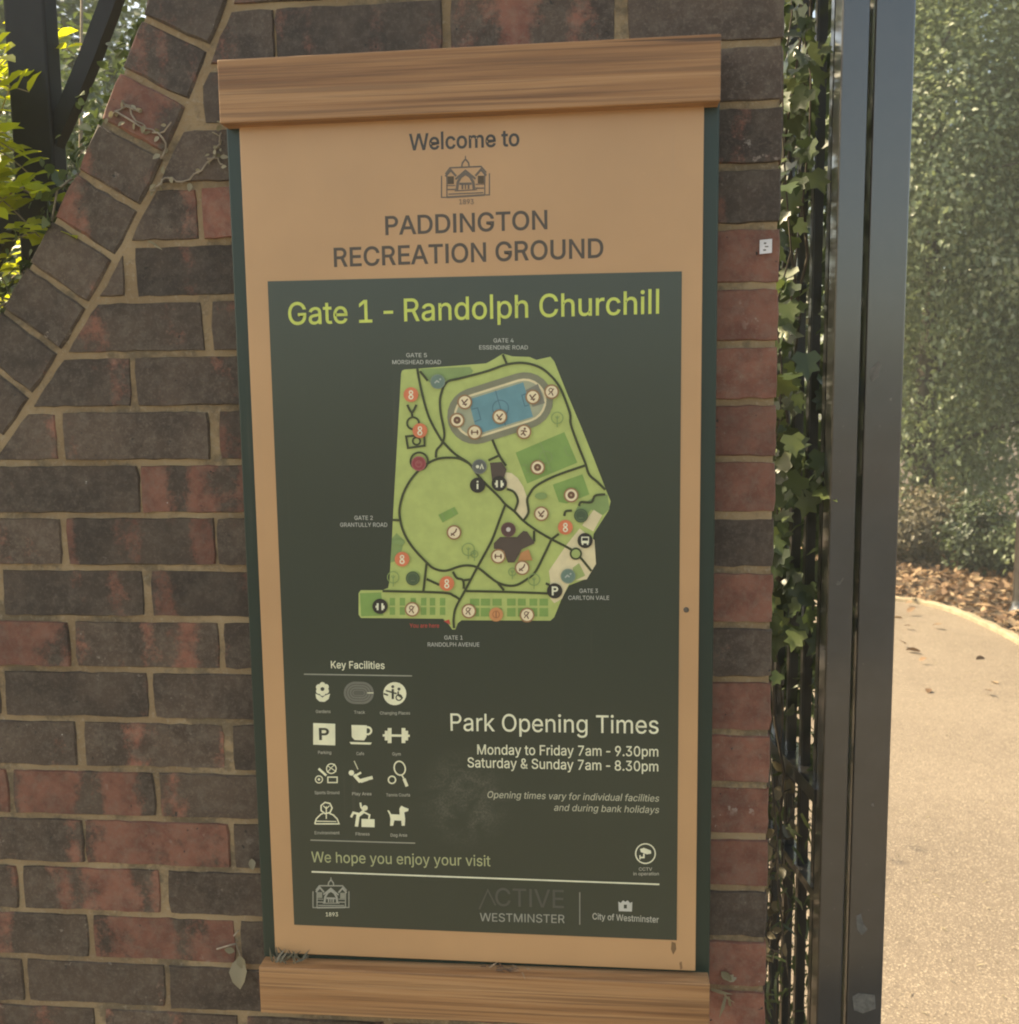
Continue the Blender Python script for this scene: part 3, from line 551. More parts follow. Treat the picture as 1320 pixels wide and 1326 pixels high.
class Art:
    def __init__(s, y): s.y = y; s.V = []; s.Fc = []; s.Mi = []; s.mats = []
    def face(s, P, holes, col):
        if col not in s.mats: s.mats.append(col)
        mi = s.mats.index(col); b = len(s.V)
        loops = [P] + holes
        flat = [p for L in loops for p in L]
        for x, z in flat: s.V.append((x, s.y, z))
        for t in tessellate_polygon([[Vector((x, z, 0)) for x, z in L] for L in loops]):
            p = [flat[i] for i in t]
            if abs(area(p)) < 1e-12: continue
            s.Fc.append(tuple(b + i for i in (t if area(p) < 0 else t[::-1]))[::-1]); s.Mi.append(mi)
        s.y -= 1.5e-5
    def poly(s, pts, col, holes=()):
        s.face([art(*p) for p in pts], [[art(*p) for p in h] for h in holes], col); return s
    def disc(s, x, y, r, col, n=22, ry=None, rot=0, hole=None):
        ry = ry or r; c, sn = math.cos(rot), math.sin(rot)
        cir = lambda a, b, m: [(x + a * math.cos(2 * math.pi * k / m) * c - b * math.sin(2 * math.pi * k / m) * sn, y + a * math.cos(2 * math.pi * k / m) * sn + b * math.sin(2 * math.pi * k / m) * c) for k in range(m)]
        return s.poly(cir(r, ry, n), col, [cir(r - hole, ry - hole, n)] if hole else [])
    def stroke(s, pts, wd, col, closed=False):
        P = [np.array(p, float) for p in pts]
        if closed: P = P + [P[0]]
        n = len(P)
        if n < 2: return s
        Lf, Rt = [], []
        for i in range(n):
            a = P[i - 1] if i else (P[-2] if closed else None); b = P[i + 1] if i < n - 1 else (P[1] if closed else None)
            d1 = (P[i] - a) / max(1e-9, np.linalg.norm(P[i] - a)) if a is not None else None
            d2 = (b - P[i]) / max(1e-9, np.linalg.norm(b - P[i])) if b is not None else None
            if d1 is None: d1 = d2
            if d2 is None: d2 = d1
            n1 = np.array((-d1[1], d1[0])); n2 = np.array((-d2[1], d2[0])); m = n1 + n2
            L = np.linalg.norm(m); m = m / L if L > .3 else n1
            k = wd / 2 / max(.55, float(m @ n1))
            Lf.append(P[i] + m * k); Rt.append(P[i] - m * k)
        if col not in s.mats: s.mats.append(col)
        mi = s.mats.index(col)
        for i in range(n - 1):
            b = len(s.V)
            q = [art(*Lf[i]), art(*Lf[i + 1]), art(*Rt[i + 1]), art(*Rt[i])]
            if abs(area(q)) < 1e-12: continue
            if area(q) < 0: q = q[::-1]
            for x, z in q: s.V.append((x, s.y, z))
            s.Fc.append((b, b + 1, b + 2, b + 3)); s.Mi.append(mi)
        s.y -= 1.5e-5
        return s
    def curve(s, pts, wd, col): return s.stroke(smooth_line(pts, 5), wd, col)
    def text(s, txt, p0, p1, cap, col, weight=0, track=0, slant=0.0, outline=False):
        """baseline from p0 to p1 in artwork units, cap height likewise"""
        x = 0; glyphs = []
        for ch in txt:
            g_ = GLY[ch]; glyphs.append((x, g_)); x += g_[0] + track
        x0 = min([c for c in GLY[txt[0]][1]][0::2]) if not isinstance(GLY[txt[0]][1][0], list) else min(GLY[txt[0]][1][0][0::2])
        total = x - x0 - 30
        a0, a1 = art(*p0), art(*p1)
        top = art(p0[0], p0[1] - cap)
        hz = math.hypot(top[0] - a0[0], top[1] - a0[1]) / 509.0
        ux, uz = (a1[0] - a0[0]) / total, (a1[1] - a0[1]) / total
        y0 = s.y
        for gx, g_ in glyphs:
            cs = [c for c in g_[1:]]
            cs = cs if cs and isinstance(cs[0], list) else ([cs] if cs else [])
            cont = []
            for c in cs:
                if not len(c): continue
                P = [(c[i], c[i + 1]) for i in range(0, len(c), 2)]
                cont.append(P)
            if not cont: continue
            sg = 1 if area(max(cont, key=lambda P: abs(area(P)))) > 0 else -1
            def off(P, wgt):
                n = len(P); out = []
                for i in range(n):
                    a, b, d = np.array(P[i - 1], float), np.array(P[i], float), np.array(P[(i + 1) % n], float)
                    d1 = (b - a) / max(1e-6, np.linalg.norm(b - a)); d2 = (d - b) / max(1e-6, np.linalg.norm(d - b))
                    n1 = np.array((d1[1], -d1[0])) * sg; n2 = np.array((d2[1], -d2[0])) * sg; m = n1 + n2; L = np.linalg.norm(m)
                    m = m / L if L > .2 else n1
                    out.append(tuple(b + m * wgt / max(.5, float(m @ n1))))
                return out
            outer = [P for P in cont if area(P) * sg > 0]; hole = [P for P in cont if area(P) * sg < 0]
            def inside(p, P):
                r = False
                for i in range(len(P)):
                    (x1, y1), (x2, y2) = P[i - 1], P[i]
                    if (y1 > p[1]) != (y2 > p[1]) and p[0] < (x2 - x1) * (p[1] - y1) / (y2 - y1) + x1: r = not r
                return r
            tr = lambda P: [(a0[0] + ux * (gx - x0 + q[0] + slant * q[1]), a0[1] + uz * (gx - x0 + q[0]) + hz * q[1]) for q in P]
            s.y = y0
            for P in outer:
                hs = [tr(off(h, weight)) for h in hole if inside(h[0], P)]
                s.face(tr(off(P, weight)), hs, col)
        s.y = y0 - 6e-5
        return s
    def tcen(s, txt, c, wd, cap, col, slope=0, **k):
        return s.text(txt, (c[0] - wd / 2, c[1] - slope * wd / 2), (c[0] + wd / 2, c[1] + slope * wd / 2), cap, col, **k)
    def build(s, name, parent):
        me = bpy.data.meshes.new(name); me.from_pydata(s.V, [], s.Fc)
        me.polygons.foreach_set('material_index', s.Mi)
        return link_mesh(name, me, [ink(c) for c in s.mats], parent)

# poster sheet
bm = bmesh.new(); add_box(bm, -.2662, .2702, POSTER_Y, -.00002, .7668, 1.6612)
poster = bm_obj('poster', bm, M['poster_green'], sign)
# ---- lettering of the tan face
DK = (.045, .034, .024)
a = Art(-.0002)
a.text('Welcome to', (531, 194.5), (672.5, 188.6), 20.5, DK, weight=15)
a.build('welcome_lettering', panel)
a = Art(-.0002)
a.text('PADDINGTON', (500, 304), (710, 296.3), 23.5, (.075, .050, .030), weight=13)
a.text('RECREATION GROUND', (433.5, 345.3), (781.5, 333.2), 23.8, (.075, .050, .030), weight=13)
a.build('title_lettering', panel)
def pavilion(a, cx, cy, k, c, wd, sl=0):
    q = lambda *P: [(cx + x * k, cy + y * k + sl * x * k) for x, y in P]
    lt = tuple(x + (.25 if c[0] < .1 else -.12) for x in c)
    st = lambda P, w_=1.0, cl=False: a.stroke(q(*P), wd * w_, c, cl)
    st([(-31, -6), (-31, 22), (-24, 22), (-24, -8)], .8); st([(31, -8), (31, 20), (25, 20), (25, -8)], .8)
    st([(-26, -8), (-20, -16), (20, -17), (27, -9)]); st([(-24, 22), (25, 20)], 1.3); st([(-22, 18), (23, 17)], .8); st([(-14, 14), (15, 13)], .7)
    st([(-5, -16), (-4, -22), (0, -27), (4, -22), (5, -16)]); st([(0, -27), (0, -31)], .7)
    for x in (-19, 20):
        st([(x - 7, -5), (x, -13), (x + 7, -5)], 1.4)
        a.poly(q((x - 4, -5), (x + 4, -5), (x + 4, 5), (x - 4, 5)), tuple(.5 * u_ + .5 * v_ for u_, v_ in zip(c, lt)))
    st([(-11, 13), (-10, 3), (-6, -4), (0, -8), (6, -4), (10, 3), (11, 13)], 1.7); st([(-13, -1), (0, -12), (13, -1)], 1.3)
    st([(-8, 5), (8, 5)], 1.5); st([(-4, 12), (-4, 6)], 1.1); st([(4, 12), (4, 6)], 1.1); st([(0, 12), (0, 6)], .8)
    st([(-24, 12), (-12, 12)], .8); st([(13, 11), (24, 11)], .8); st([(-24, 7), (-13, 7)], .6); st([(13, 6), (24, 6)], .6)
EM = (.14, .10, .065)
a = Art(-.0002); pavilion(a, 603, 233, 1.0, EM, 2.0, -.02); a.tcen('1893', (604.5, 264.5), 19, 6.5, EM, weight=4); a.build('pavilion_emblem', panel)

# ---- poster lettering
LIME = (.60, .66, .12); CREAM = (.82, .80, .56); DIM = (.22, .22, .17); RED = (.55, .06, .04)
L1 = POSTER_Y - .0002
a = Art(L1); a.text('Gate 1 - Randolph Churchill', (374.5, 420.6), (855, 405.8), 28.5, LIME, weight=7); a.build('gate_heading', poster)
a = Art(L1)
a.text('Park Opening Times', (584, 945.9), (853, 949.8), 22.3, CREAM, weight=3); a.build('opening_heading', poster); a = Art(L1)
a.text('Monday to Friday 7am - 9.30pm', (618.5, 976.5), (853, 979.3), 12.6, CREAM, weight=6)
a.text('Saturday & Sunday 7am - 8.30pm', (606, 993.2), (853, 998.6), 12.6, CREAM, weight=6); a.build('opening_times', poster); a = Art(L1)
a.text('Opening times vary for individual facilities', (631, 1032.8), (853, 1037.8), 8.6, tuple(x * .62 for x in CREAM), weight=3, slant=.2)
a.text('and during bank holidays', (717.5, 1049.4), (853, 1052.6), 8.6, tuple(x * .62 for x in CREAM), weight=3, slant=.2)
a.build('opening_note', poster)
a = Art(L1); a.text('We hope you enjoy your visit', (404, 1116), (635, 1121.4), 13.6, (.42, .44, .22), weight=3)
a.stroke([(404, 1128.5), (854, 1144.8)], 2.0, CREAM); a.build('farewell_line', poster)
for nm_, rd, cx, cy, w1, w2 in (('GATE 5', 'MORSHEAD ROAD', 540, 462.5, 27, 63), ('GATE 4', 'ESSENDINE ROAD', 652.5, 443.5, 26, 63), ('GATE 2', 'GRANTULLY ROAD', 471.5, 673, 24, 61), ('GATE 1', 'RANDOLPH AVENUE', 587.8, 828, 24, 67), ('GATE 3', 'CARLTON VALE', 762.7, 767.5, 24, 53)):
    a = Art(L1); a.tcen(nm_, (cx, cy), w1, 5.2, (.52, .52, .44), weight=5); a.tcen(rd, (cx, cy + 9), w2, 5.2, (.52, .52, .44), weight=5); a.build('gate_caption', poster)
a = Art(L1); a.tcen('You are here', (550, 812.5), 38, 5.2, RED, weight=6); a.poly([(575, 804), (582, 802), (584, 809), (580, 807)], RED)
a.build('here_marker', poster)

# ---- the park map
GR = (.46, .53, .155); GR2 = (.36, .44, .14); GR3 = (.22, .36, .085); GRD = (.24, .34, .11); PATH = (.045, .055, .016)
SAND = (.78, .66, .38); BLUE = (.13, .30, .33); TRK = (.235, .23, .14); BRN = (.085, .058, .042); ORG = (.55, .25, .09)
a = Art(POSTER_Y - .0002)
a.poly([(519.8, 484), (521, 480), (524, 478.6), (546, 477), (630, 470.5), (640, 465), (651.5, 458), (664, 461.5), (686, 462.3), (695, 466), (713, 462), (718, 468), (736, 513), (753, 553), (769, 593), (786, 637), (791, 649), (788, 661.5), (769, 691), (768, 699), (771, 731), (759, 749.5), (737, 758), (728, 774), (718, 799), (713, 803.5), (598, 803), (593, 807), (590, 815), (587.6, 815), (586, 815), (581, 807.6), (574, 801), (468, 800), (464.8, 796), (464.8, 768), (467.5, 764.2), (496, 764), (503, 761), (504.7, 753), (508, 696), (510.5, 646.6)], GR)
a.poly([(545, 477.6), (609, 475), (613, 480), (611, 484), (579, 493), (556, 495)], GRD)
a.poly([(668, 586), (731, 559.4), (748, 599), (683, 626)], GR3)
a.poly([(716, 627.5), (754.5, 614), (763.6, 640), (734, 652), (724, 650)], GR3)
a.poly([(787, 640), (789.5, 659), (781, 667), (766, 660), (752, 676), (744, 664), (748, 656), (771, 643)], GRD)
a.poly([(508, 697), (514, 690), (524, 700), (517, 726), (506, 728)], GRD)
a.poly([(466.5, 768), (494, 767), (497, 797), (468, 798)], GR3)
for x in (505, 518, 532, 545.5, 557, 570): a.poly([(x, 774), (x + 7, 774), (x + 7, 784), (x, 784)], GR3); a.poly([(x, 786), (x + 7, 786), (x + 7, 796), (x, 796)], GR3)
for x, w_ in ((609, 12), (623, 12), (638, 12), (657, 11), (671, 10), (686, 10), (699, 11)):
    a.poly([(x, 775), (x + w_, 775), (x + w_, 784), (x, 784)], GR3); a.poly([(x, 787), (x + w_, 787), (x + w_, 798), (x, 798)], GR3)
a.poly([(751, 684), (757, 689), (770, 699), (772, 730), (760, 750), (741, 752), (736, 758), (728, 775), (718, 781), (713, 775), (712.5, 750), (711, 739), (734, 705)], SAND)
a.poly([(769, 660), (780, 667), (768.5, 688), (754, 680)], SAND)
a.poly([(742, 735), (750, 729), (758, 745), (744, 752)], GR2)
a.poly([(653, 611), (663, 612.5), (671, 619), (678, 630), (683, 645), (685, 663), (679, 673), (668, 661), (672, 648), (668, 637), (657, 632)], SAND)
a.poly([(568, 666.5), (589, 656), (594, 665), (573.6, 676.5)], GR3); a.stroke([(572, 664.5), (577, 674.5)], 1.2, GRD); a.stroke([(585, 658), (590, 667.5)], 1.2, GRD)
def stadium(cx, cy, hl, hw, ang, n=12):
    P = []
    for sgn in (1, -1):
        for k in range(n + 1):
            t = -math.pi / 2 + math.pi * k / n + (0 if sgn > 0 else math.pi)
            x, y = sgn * (hl - hw) + hw * math.cos(t), hw * math.sin(t)
            P.append((cx + x * math.cos(ang) - y * math.sin(ang), cy + x * math.sin(ang) + y * math.cos(ang)))
    return P
TA = R_(-17.5)
a.poly(stadium(648, 528.5, 70, 36.5, TA), TRK); a.poly(stadium(648, 528.5, 61.5, 28.5, TA), SAND); a.poly(stadium(648, 528.5, 58.5, 25.5, TA), (.38, .39, .25))
a.poly([(607, 517.5), (678, 495), (690.5, 539.5), (618.5, 562)], BLUE)
BL2 = (.075, .17, .21)
a.stroke([(642, 506), (655, 551)], 1.3, BL2); a.disc(648.5, 528.5, 11, BL2, hole=1.3)
a.stroke([(611, 530), (619, 528), (623, 543), (615, 546)], 1.3, BL2); a.stroke([(681, 510), (676, 512), (680, 526), (685, 524.5)], 1.3, BL2)
a.poly([(681, 505), (697, 497), (706, 522), (690, 527)], (.24, .23, .17))
a.stroke([(699.5, 572), (715.5, 612)], 1.2, GRD); a.disc(707, 592, 8.5, GRD, hole=1.2)
a.stroke([(676, 603), (681, 601), (685, 611), (680, 613)], 1.0, GRD); a.stroke([(736, 578), (731, 580), (735, 590), (740, 588)], 1.0, GRD)
a.build('site_map', poster)
a = Art(POSTER_Y - .0014)
PW = 3.1
for P in ([(541, 477), (543, 490), (548, 513), (556, 540), (568, 563), (575, 573), (590, 588), (608, 600), (620, 616), (633, 630), (646.5, 643), (655, 653), (666.5, 662), (678, 674), (695, 686.5), (714.6, 698), (736, 709), (746, 716), (753, 723), (766, 739)],
          [(544.5, 480.6), (554.5, 493)],
          [(565, 592.6), (566, 583), (573, 574), (576, 561), (571, 533), (571, 513), (579, 495), (596, 490), (630, 481), (656.5, 472), (678, 470), (698, 475), (713, 486), (726, 503), (738, 534), (739.5, 549.5), (748, 574), (758, 599), (763, 614), (774, 624), (784, 634)],
          [(651.5, 459), (656.5, 471)],
          [(588.5, 813), (588, 801), (591, 786), (602.6, 764.4), (617.6, 736), (636.6, 701), (646.6, 675), (654.5, 654)],
          [(608, 600), (596, 594), (583, 592.5), (568, 594), (554.5, 600), (538, 614), (526, 632), (519.6, 650), (518, 667), (523, 688), (534.6, 708), (553, 728), (563, 736), (577.7, 738.7), (596, 733), (609, 732), (621, 736), (645, 754), (666, 758), (683, 749.5), (694, 739.5), (706, 716), (714.6, 698)],
          [(496, 765), (573, 767), (588, 771), (596, 776)], [(604, 765), (653, 766), (709.6, 768)],
          [(553, 729.6), (548.7, 766)], [(553, 749.5), (569.4, 757)], [(692, 687), (692, 701)], [(645, 754.5), (653, 764)],
          [(758, 602.6), (719.6, 616), (694.7, 629), (686, 640), (683, 648), (684.7, 663), (679, 673)],
          [(638, 569), (646.6, 589), (655.7, 603)], [(646, 590), (633, 596)],
          [(731, 668), (733, 662), (741, 661)], [(750, 655), (753, 650), (766, 650), (771, 641.6), (784, 640)], [(714.6, 698), (724, 691)],
          [(509, 673), (519, 673.5)], [(657, 633), (666, 637), (671, 648), (667, 661)], [(587, 740), (592, 748), (600, 751), (601, 762)], [(601, 751), (609, 750)],
          [(528, 524), (534, 534), (540, 524)], [(534, 534), (534.5, 540)], [(707, 755), (712, 757)]):
    a.curve(P, PW, PATH)
a.disc(535.5, 548, 9, PATH, hole=2.6); a.stroke([(526.5, 565), (550, 563), (550.5, 577), (529, 580)], 2.8, PATH, True); a.disc(540, 571, 6, PATH, hole=2.4); a.disc(543.5, 597, 12.5, PATH, hole=2.6)
a.build('path_network', poster)
a = Art(POSTER_Y - .0022)
a.poly([(635, 599), (650, 598), (656.5, 607.6), (653, 619), (646, 628), (638, 624)], BRN); a.build('building_plan', poster); a = Art(POSTER_Y - .0022)
a.poly([(640, 703), (648, 695), (670, 695), (678, 687), (683, 688), (693, 703), (676, 711), (666.5, 728), (658, 728), (653, 713), (640, 710)], BRN)
a.poly([(675, 715), (685, 711), (690, 725), (671, 726)], ORG)
a.build('building_plan', poster)
for x, y, r in ((722, 541, 8), (607, 711, 8.5), (615, 717, 5), (510, 747, 8), (692, 750, 8), (664, 740, 5.5)):
    a = Art(POSTER_Y - .0024); a.disc(x, y, r, GRD, hole=1.2); a.stroke([(x, y - 3), (x, y + r + 4)], 1.2, GRD); a.stroke([(x - 2.5, y - 2), (x, y + 1.5), (x + 2.5, y - 2)], 1.0, GRD); a.build('tree_symbol', poster)
a = Art(POSTER_Y - .0024); a.disc(517, 702, 8, GRD, ry=4); a.build('tree_symbol', poster); a = Art(POSTER_Y - .0024); a.disc(701, 642, 8, GRD, ry=4.5)
a.build('tree_symbol', poster)
# markers
MY = POSTER_Y - .0027
def marker(kind, x, y, r=10):
    a = Art(MY)
    if kind == 'amber':
        a.disc(x, y, r, (.72, .20, .085)); a.disc(x, y - 2.8, 2.9, CREAM, 12, hole=1.5); a.disc(x, y + 3.0, 3.3, CREAM, 12, hole=1.6)
    elif kind == 'rose':
        a.disc(x, y, r, (.38, .11, .10)); a.disc(x, y, r - 1.5, (.30, .045, .05)); a.disc(x, y + .5, 4.6, (.36, .10, .09), hole=1.6); a.stroke([(x - 4, y - 1), (x + 4, y - 1)], 1.4, (.36, .10, .09))
    elif kind == 'copper':
        a.disc(x, y, r - .5, (.62, .27, .10)); a.disc(x, y, 5, (.45, .16, .06), hole=1.4); a.stroke([(x, y - 4), (x, y + 4)], 1.2, (.30, .10, .04))
    elif kind in ('tick', 'ball', 'bat', 'dumbbell', 'runner', 'court'):
        a.disc(x, y, r, (.34, .18, .075)); a.disc(x, y, r - 2, (.84, .70, .44)); c = (.16, .07, .035)
        if kind == 'tick': a.stroke([(x - 4, y - 3), (x - 1, y + 1.5), (x + 4, y - 4)], 1.8, c); a.stroke([(x - 3, y + 3), (x + 3, y + 2.5)], 1.4, c); a.disc(x + 1, y + 3.6, 1.4, c, 10)
        if kind == 'ball': a.disc(x, y, 4.8, c, 14); a.disc(x, y, 1.5, (.5, .36, .2), 6)
        if kind == 'bat': a.stroke([(x - 4, y + 4), (x + 2, y - 1), (x + 3.5, y - 5)], 1.8, c); a.stroke([(x - 4, y + 1), (x + 1, y + 4)], 1.4, c)
        if kind == 'dumbbell': a.stroke([(x - 5, y), (x + 5, y)], 1.5, c); a.stroke([(x - 3.6, y - 3), (x - 3.6, y + 3)], 1.8, c); a.stroke([(x + 3.6, y - 3), (x + 3.6, y + 3)], 1.8, c)
        if kind == 'runner': a.disc(x + 1, y - 4, 1.6, c, 10); a.stroke([(x + .5, y - 2), (x - 1, y + 1.5), (x + 2, y + 5)], 1.9, c); a.stroke([(x - 4, y + 4), (x - 1, y + 1.5)], 1.6, c); a.stroke([(x - 4, y - 1), (x, y - 1.5), (x + 4, y)], 1.5, c)
        if kind == 'court': a.disc(x - 1, y - 2, 3, c, 12, hole=1.2); a.stroke([(x, y + 1), (x + 2, y + 5)], 1.5, c); a.stroke([(x - 4, y + 4), (x + 3, y - 4)], 1.1, c)
    elif kind == 'teal':
        a.disc(x, y, r, (.22, .28, .20)); a.disc(x, y, r - 1.2, (.14, .22, .17)); a.stroke([(x - 4, y + 2), (x - 1, y - 1), (x + 2, y + 1)], 1.8, (.45, .48, .40)); a.disc(x + 3.2, y - 3, 1.3, (.45, .48, .40), 10)
    elif kind == 'forest':
        a.disc(x, y, r - .5, (.06, .10, .045)); a.disc(x, y, r - 2, (.10, .15, .06), hole=1.2); a.stroke([(x - 3, y + 3), (x + 3, y + 3)], 1.2, (.13, .18, .08))
    elif kind == 'slate':
        a.disc(x, y, r, (.20, .21, .18)); a.disc(x, y, r - 1.2, (.12, .13, .11)); a.disc(x - 2.5, y, 2.2, CREAM, 10); a.stroke([(x + 1, y + 3), (x + 3, y - 3), (x + 5, y + 3)], 1.4, CREAM)
    elif kind == 'plum':
        a.disc(x, y, r, (.16, .075, .06)); a.disc(x, y, r - 1.4, (.10, .045, .040)); a.disc(x, y, 3, (.62, .56, .48), 10)
    else:
        B_ = (.022, .019, .014)
        a.disc(x, y, r + .3, B_)
        if kind == 'info': a.disc(x, y - 4.6, 1.3, CREAM, 10); a.stroke([(x, y - 2), (x, y + 5)], 2.2, CREAM)
        if kind == 'parking': a.tcen('P', (x + .6, y + 5.2), 7.5, 10.5, CREAM, weight=22)
        if kind == 'toilet': a.stroke([(x - 3, y - 4), (x - 3, y + 5)], 2.4, CREAM); a.stroke([(x + 3, y - 4), (x + 3, y + 5)], 2.4, CREAM); a.stroke([(x + 5, y - 1), (x + 5, y + 3)], 1.6, CREAM); a.stroke([(x - 5, y - 1), (x - 5, y + 2)], 1.4, CREAM)
        if kind == 'bus': a.poly([(x - 5, y - 5), (x + 5, y - 5), (x + 5, y + 3.5), (x - 5, y + 3.5)], CREAM, [[(x - 3.8, y - 3.6), (x + 3.8, y - 3.6), (x + 3.8, y + .2), (x - 3.8, y + .2)]]); a.disc(x - 3.2, y + 4.5, 1.2, CREAM, 8); a.disc(x + 3.2, y + 4.5, 1.2, CREAM, 8)
    o = a.build('map_marker', poster); return o
for k_, x, y in (('amber', 533, 511), ('amber', 544.6, 557.5), ('amber', 521.5, 723.6), ('amber', 579.3, 755), ('amber', 732.5, 682.3), ('rose', 543, 600), ('copper', 643, 795),
                 ('tick', 602.5, 520.5), ('ball', 592.6, 544), ('dumbbell', 615.3, 559.6), ('tick', 690.4, 514), ('court', 714.7, 507.2), ('tick', 647.7, 539.5), ('runner', 679, 559), ('ball', 696.6, 605), ('ball', 740, 640.8), ('tick', 701.4, 664.8), ('bat', 588.6, 689), ('dumbbell', 645.7, 719.8), ('bat', 676.7, 734.7), ('court', 534.5, 788.4), ('court', 607.7, 790.7), ('court', 683, 795.7),
                 ('info', 619, 628), ('parking', 718.6, 764.5), ('toilet', 647, 625.8), ('toilet', 493, 784.5), ('bus', 758, 699.5),
                 ('teal', 567.6, 494.2), ('slate', 621.5, 604), ('teal', 736, 745.5), ('forest', 535.4, 748.4), ('forest', 752.7, 667.4), ('plum', 658.8, 685.3)):
    marker(k_, x, y, 9.6)
a = Art(MY); a.disc(746, 716.5, 8, PATH, hole=2.4); a.disc(746, 716.5, 5.6, GR2); a.build('map_marker', poster)

# ---- key of facilities
FC = (.86, .83, .55)
a = Art(L1); a.text('Key Facilities', (430, 865), (498.4, 866), 9.2, CREAM, weight=9); a.build('facilities_heading', poster); a = Art(L1)
a.stroke([(394, 872.8), (534, 875)], 1.5, (.34, .34, .26)); a.build('divider_line', poster); a = Art(L1); a.stroke([(402.5, 1087.5), (538, 1091.5)], 1.5, (.34, .34, .26)); a.build('divider_line', poster)
CAP = [('Gardens', 419, 923, 19), ('Track', 466, 924, 14), ('Changing Places', 512, 925, 39), ('Parking', 421, 976, 17), ('Cafe', 467, 977.5, 10), ('Gym', 514, 978, 11), ('Sports Ground', 424, 1028, 32), ('Play Area', 469, 1029.5, 25), ('Tennis Courts', 516, 1031, 31), ('Environment', 424, 1080, 32), ('Fitness', 470, 1081.5, 18), ('Dog Area', 517, 1083, 21)]
for t, x, y, w_ in CAP: a = Art(L1); a.tcen(t, (x, y), w_, 3.9, (.45, .44, .34), weight=7); a.build('facility_caption', poster)
def picto(draw):
    a = Art(L1); draw(a); a.build('pictogram', poster)
def flower(a):
    for k in range(6): t = k * math.pi / 3 + .5; a.disc(418 + 5.2 * math.cos(t), 892 + 5.2 * math.sin(t), 3.9, FC, 12)
    a.disc(418, 892, 4.2, FC, 12); a.disc(418, 892, 2.6, (.035, .04, .022), 10)
    a.poly([(409, 898), (415, 900.5), (418, 903), (421, 900.5), (428, 898), (426, 905), (421, 908.5), (418, 908.5), (414, 908), (410, 904)], FC)
def track(a):
    a.poly(stadium(465, 897, 19.5, 14.5, .03), (.17, .17, .13))
    for h, w_ in ((16, 11), (12.5, 7.8), (9, 4.6)): a.stroke(stadium(465, 897, h, w_, .03, 8), .9, (.07, .07, .05), True)
    a.poly(stadium(465, 897, 7, 3, .03), (.10, .10, .075)); a.stroke([(476, 897), (484, 897)], 1.2, FC)
def chang(a):
    a.disc(511.6, 898, 15, FC); D_ = (.035, .04, .022)
    a.disc(509, 889, 2, D_, 10); a.stroke([(509, 892), (509, 905)], 3, D_); a.stroke([(500, 894), (514, 898)], 2, D_); a.disc(517, 892, 2, D_, 10); a.disc(517, 903, 4.5, D_, hole=1.6); a.stroke([(516, 895), (516, 900), (522, 904)], 2, D_); a.stroke([(497, 898), (503, 900)], 2, D_)
def park(a):
    a.poly([(406, 936), (434.5, 937), (434.5, 965), (406, 964)], FC); a.tcen('P', (420.5, 957.5), 12, 14.5, (.035, .04, .022), weight=22)
def cup(a):
    a.poly([(455.5, 938.5), (475.5, 939), (475, 954), (472, 958.5), (459.5, 958), (456, 954)], FC); a.disc(476.5, 946, 6, FC, hole=2.6, n=14); a.poly([(453, 960.5), (482, 961.2), (480, 964), (455, 963.3)], FC)
def gym(a):
    a.stroke([(496, 952), (531, 952.5)], 3, FC)
    for x in (505, 523): a.poly([(x - 2.6, 942.5), (x + 2.4, 942.5), (x + 2.4, 962), (x - 2.6, 962)], FC)
    for x in (500.5, 527): a.poly([(x - 1.8, 946), (x + 1.8, 946), (x + 1.8, 958.5), (x - 1.8, 958.5)], FC)
def sports(a):
    a.disc(413.5, 1009, 5.3, FC, 14, hole=1.4); a.disc(413.5, 1009, 1.8, FC, 6); a.disc(429.5, 995, 7, FC, 16, hole=1.4); a.stroke([(413, 995), (423, 1004)], 3, FC); a.stroke([(425, 1006), (437, 1006), (437, 1013), (425, 1013)], 1.6, FC, True); a.stroke([(424, 991), (436, 999)], 1.0, FC); a.stroke([(424, 1000), (434, 989)], 1.0, FC)
def swing(a):
    a.disc(455.5, 1000.5, 3.6, FC, 14); a.stroke([(459, 1003), (466, 1011), (473, 1009), (483, 1006.5)], 4.4, FC); a.stroke([(461, 1004), (468, 1000)], 2.8, FC); a.stroke([(459, 985), (464, 996)], 1.1, FC); a.stroke([(468, 1013), (477, 1010)], 1.2, FC)
def racket(a):
    a.disc(518, 994.5, 8, FC, 20, ry=10, hole=1.8, rot=-.25); a.stroke([(521, 1004), (524, 1009)], 1.8, FC); a.stroke([(523.5, 1008), (527.5, 1018)], 4, FC); a.disc(508, 1009.5, 5.6, FC, 16, hole=1.8)
def envir(a):
    a.stroke([(408, 1066.5), (410, 1060), (416, 1054), (419, 1053)], 1.6, FC); a.stroke([(427, 1053), (432, 1055), (437, 1060), (439.5, 1066.5), (408, 1066.5)], 1.6, FC); a.disc(423, 1046, 8.5, FC, 7, hole=2.0); a.stroke([(423, 1044), (423, 1060)], 1.4, FC); a.stroke([(419, 1043), (423, 1047), (427, 1043)], 1.2, FC); a.stroke([(410, 1063), (436, 1063.5)], 1.2, FC)
def fitness(a):
    a.disc(473, 1046, 3.6, FC, 14); a.stroke([(467, 1039), (468, 1045), (472, 1050)], 2.4, FC); a.stroke([(472, 1050), (464, 1056), (462, 1070)], 4.4, FC); a.stroke([(466, 1054), (458, 1052), (455, 1058)], 3.0, FC); a.poly([(468.5, 1060), (485.5, 1060.5), (485.5, 1071), (468.5, 1070.5)], FC); a.stroke([(471, 1051), (479, 1055), (478, 1060)], 2.2, FC)
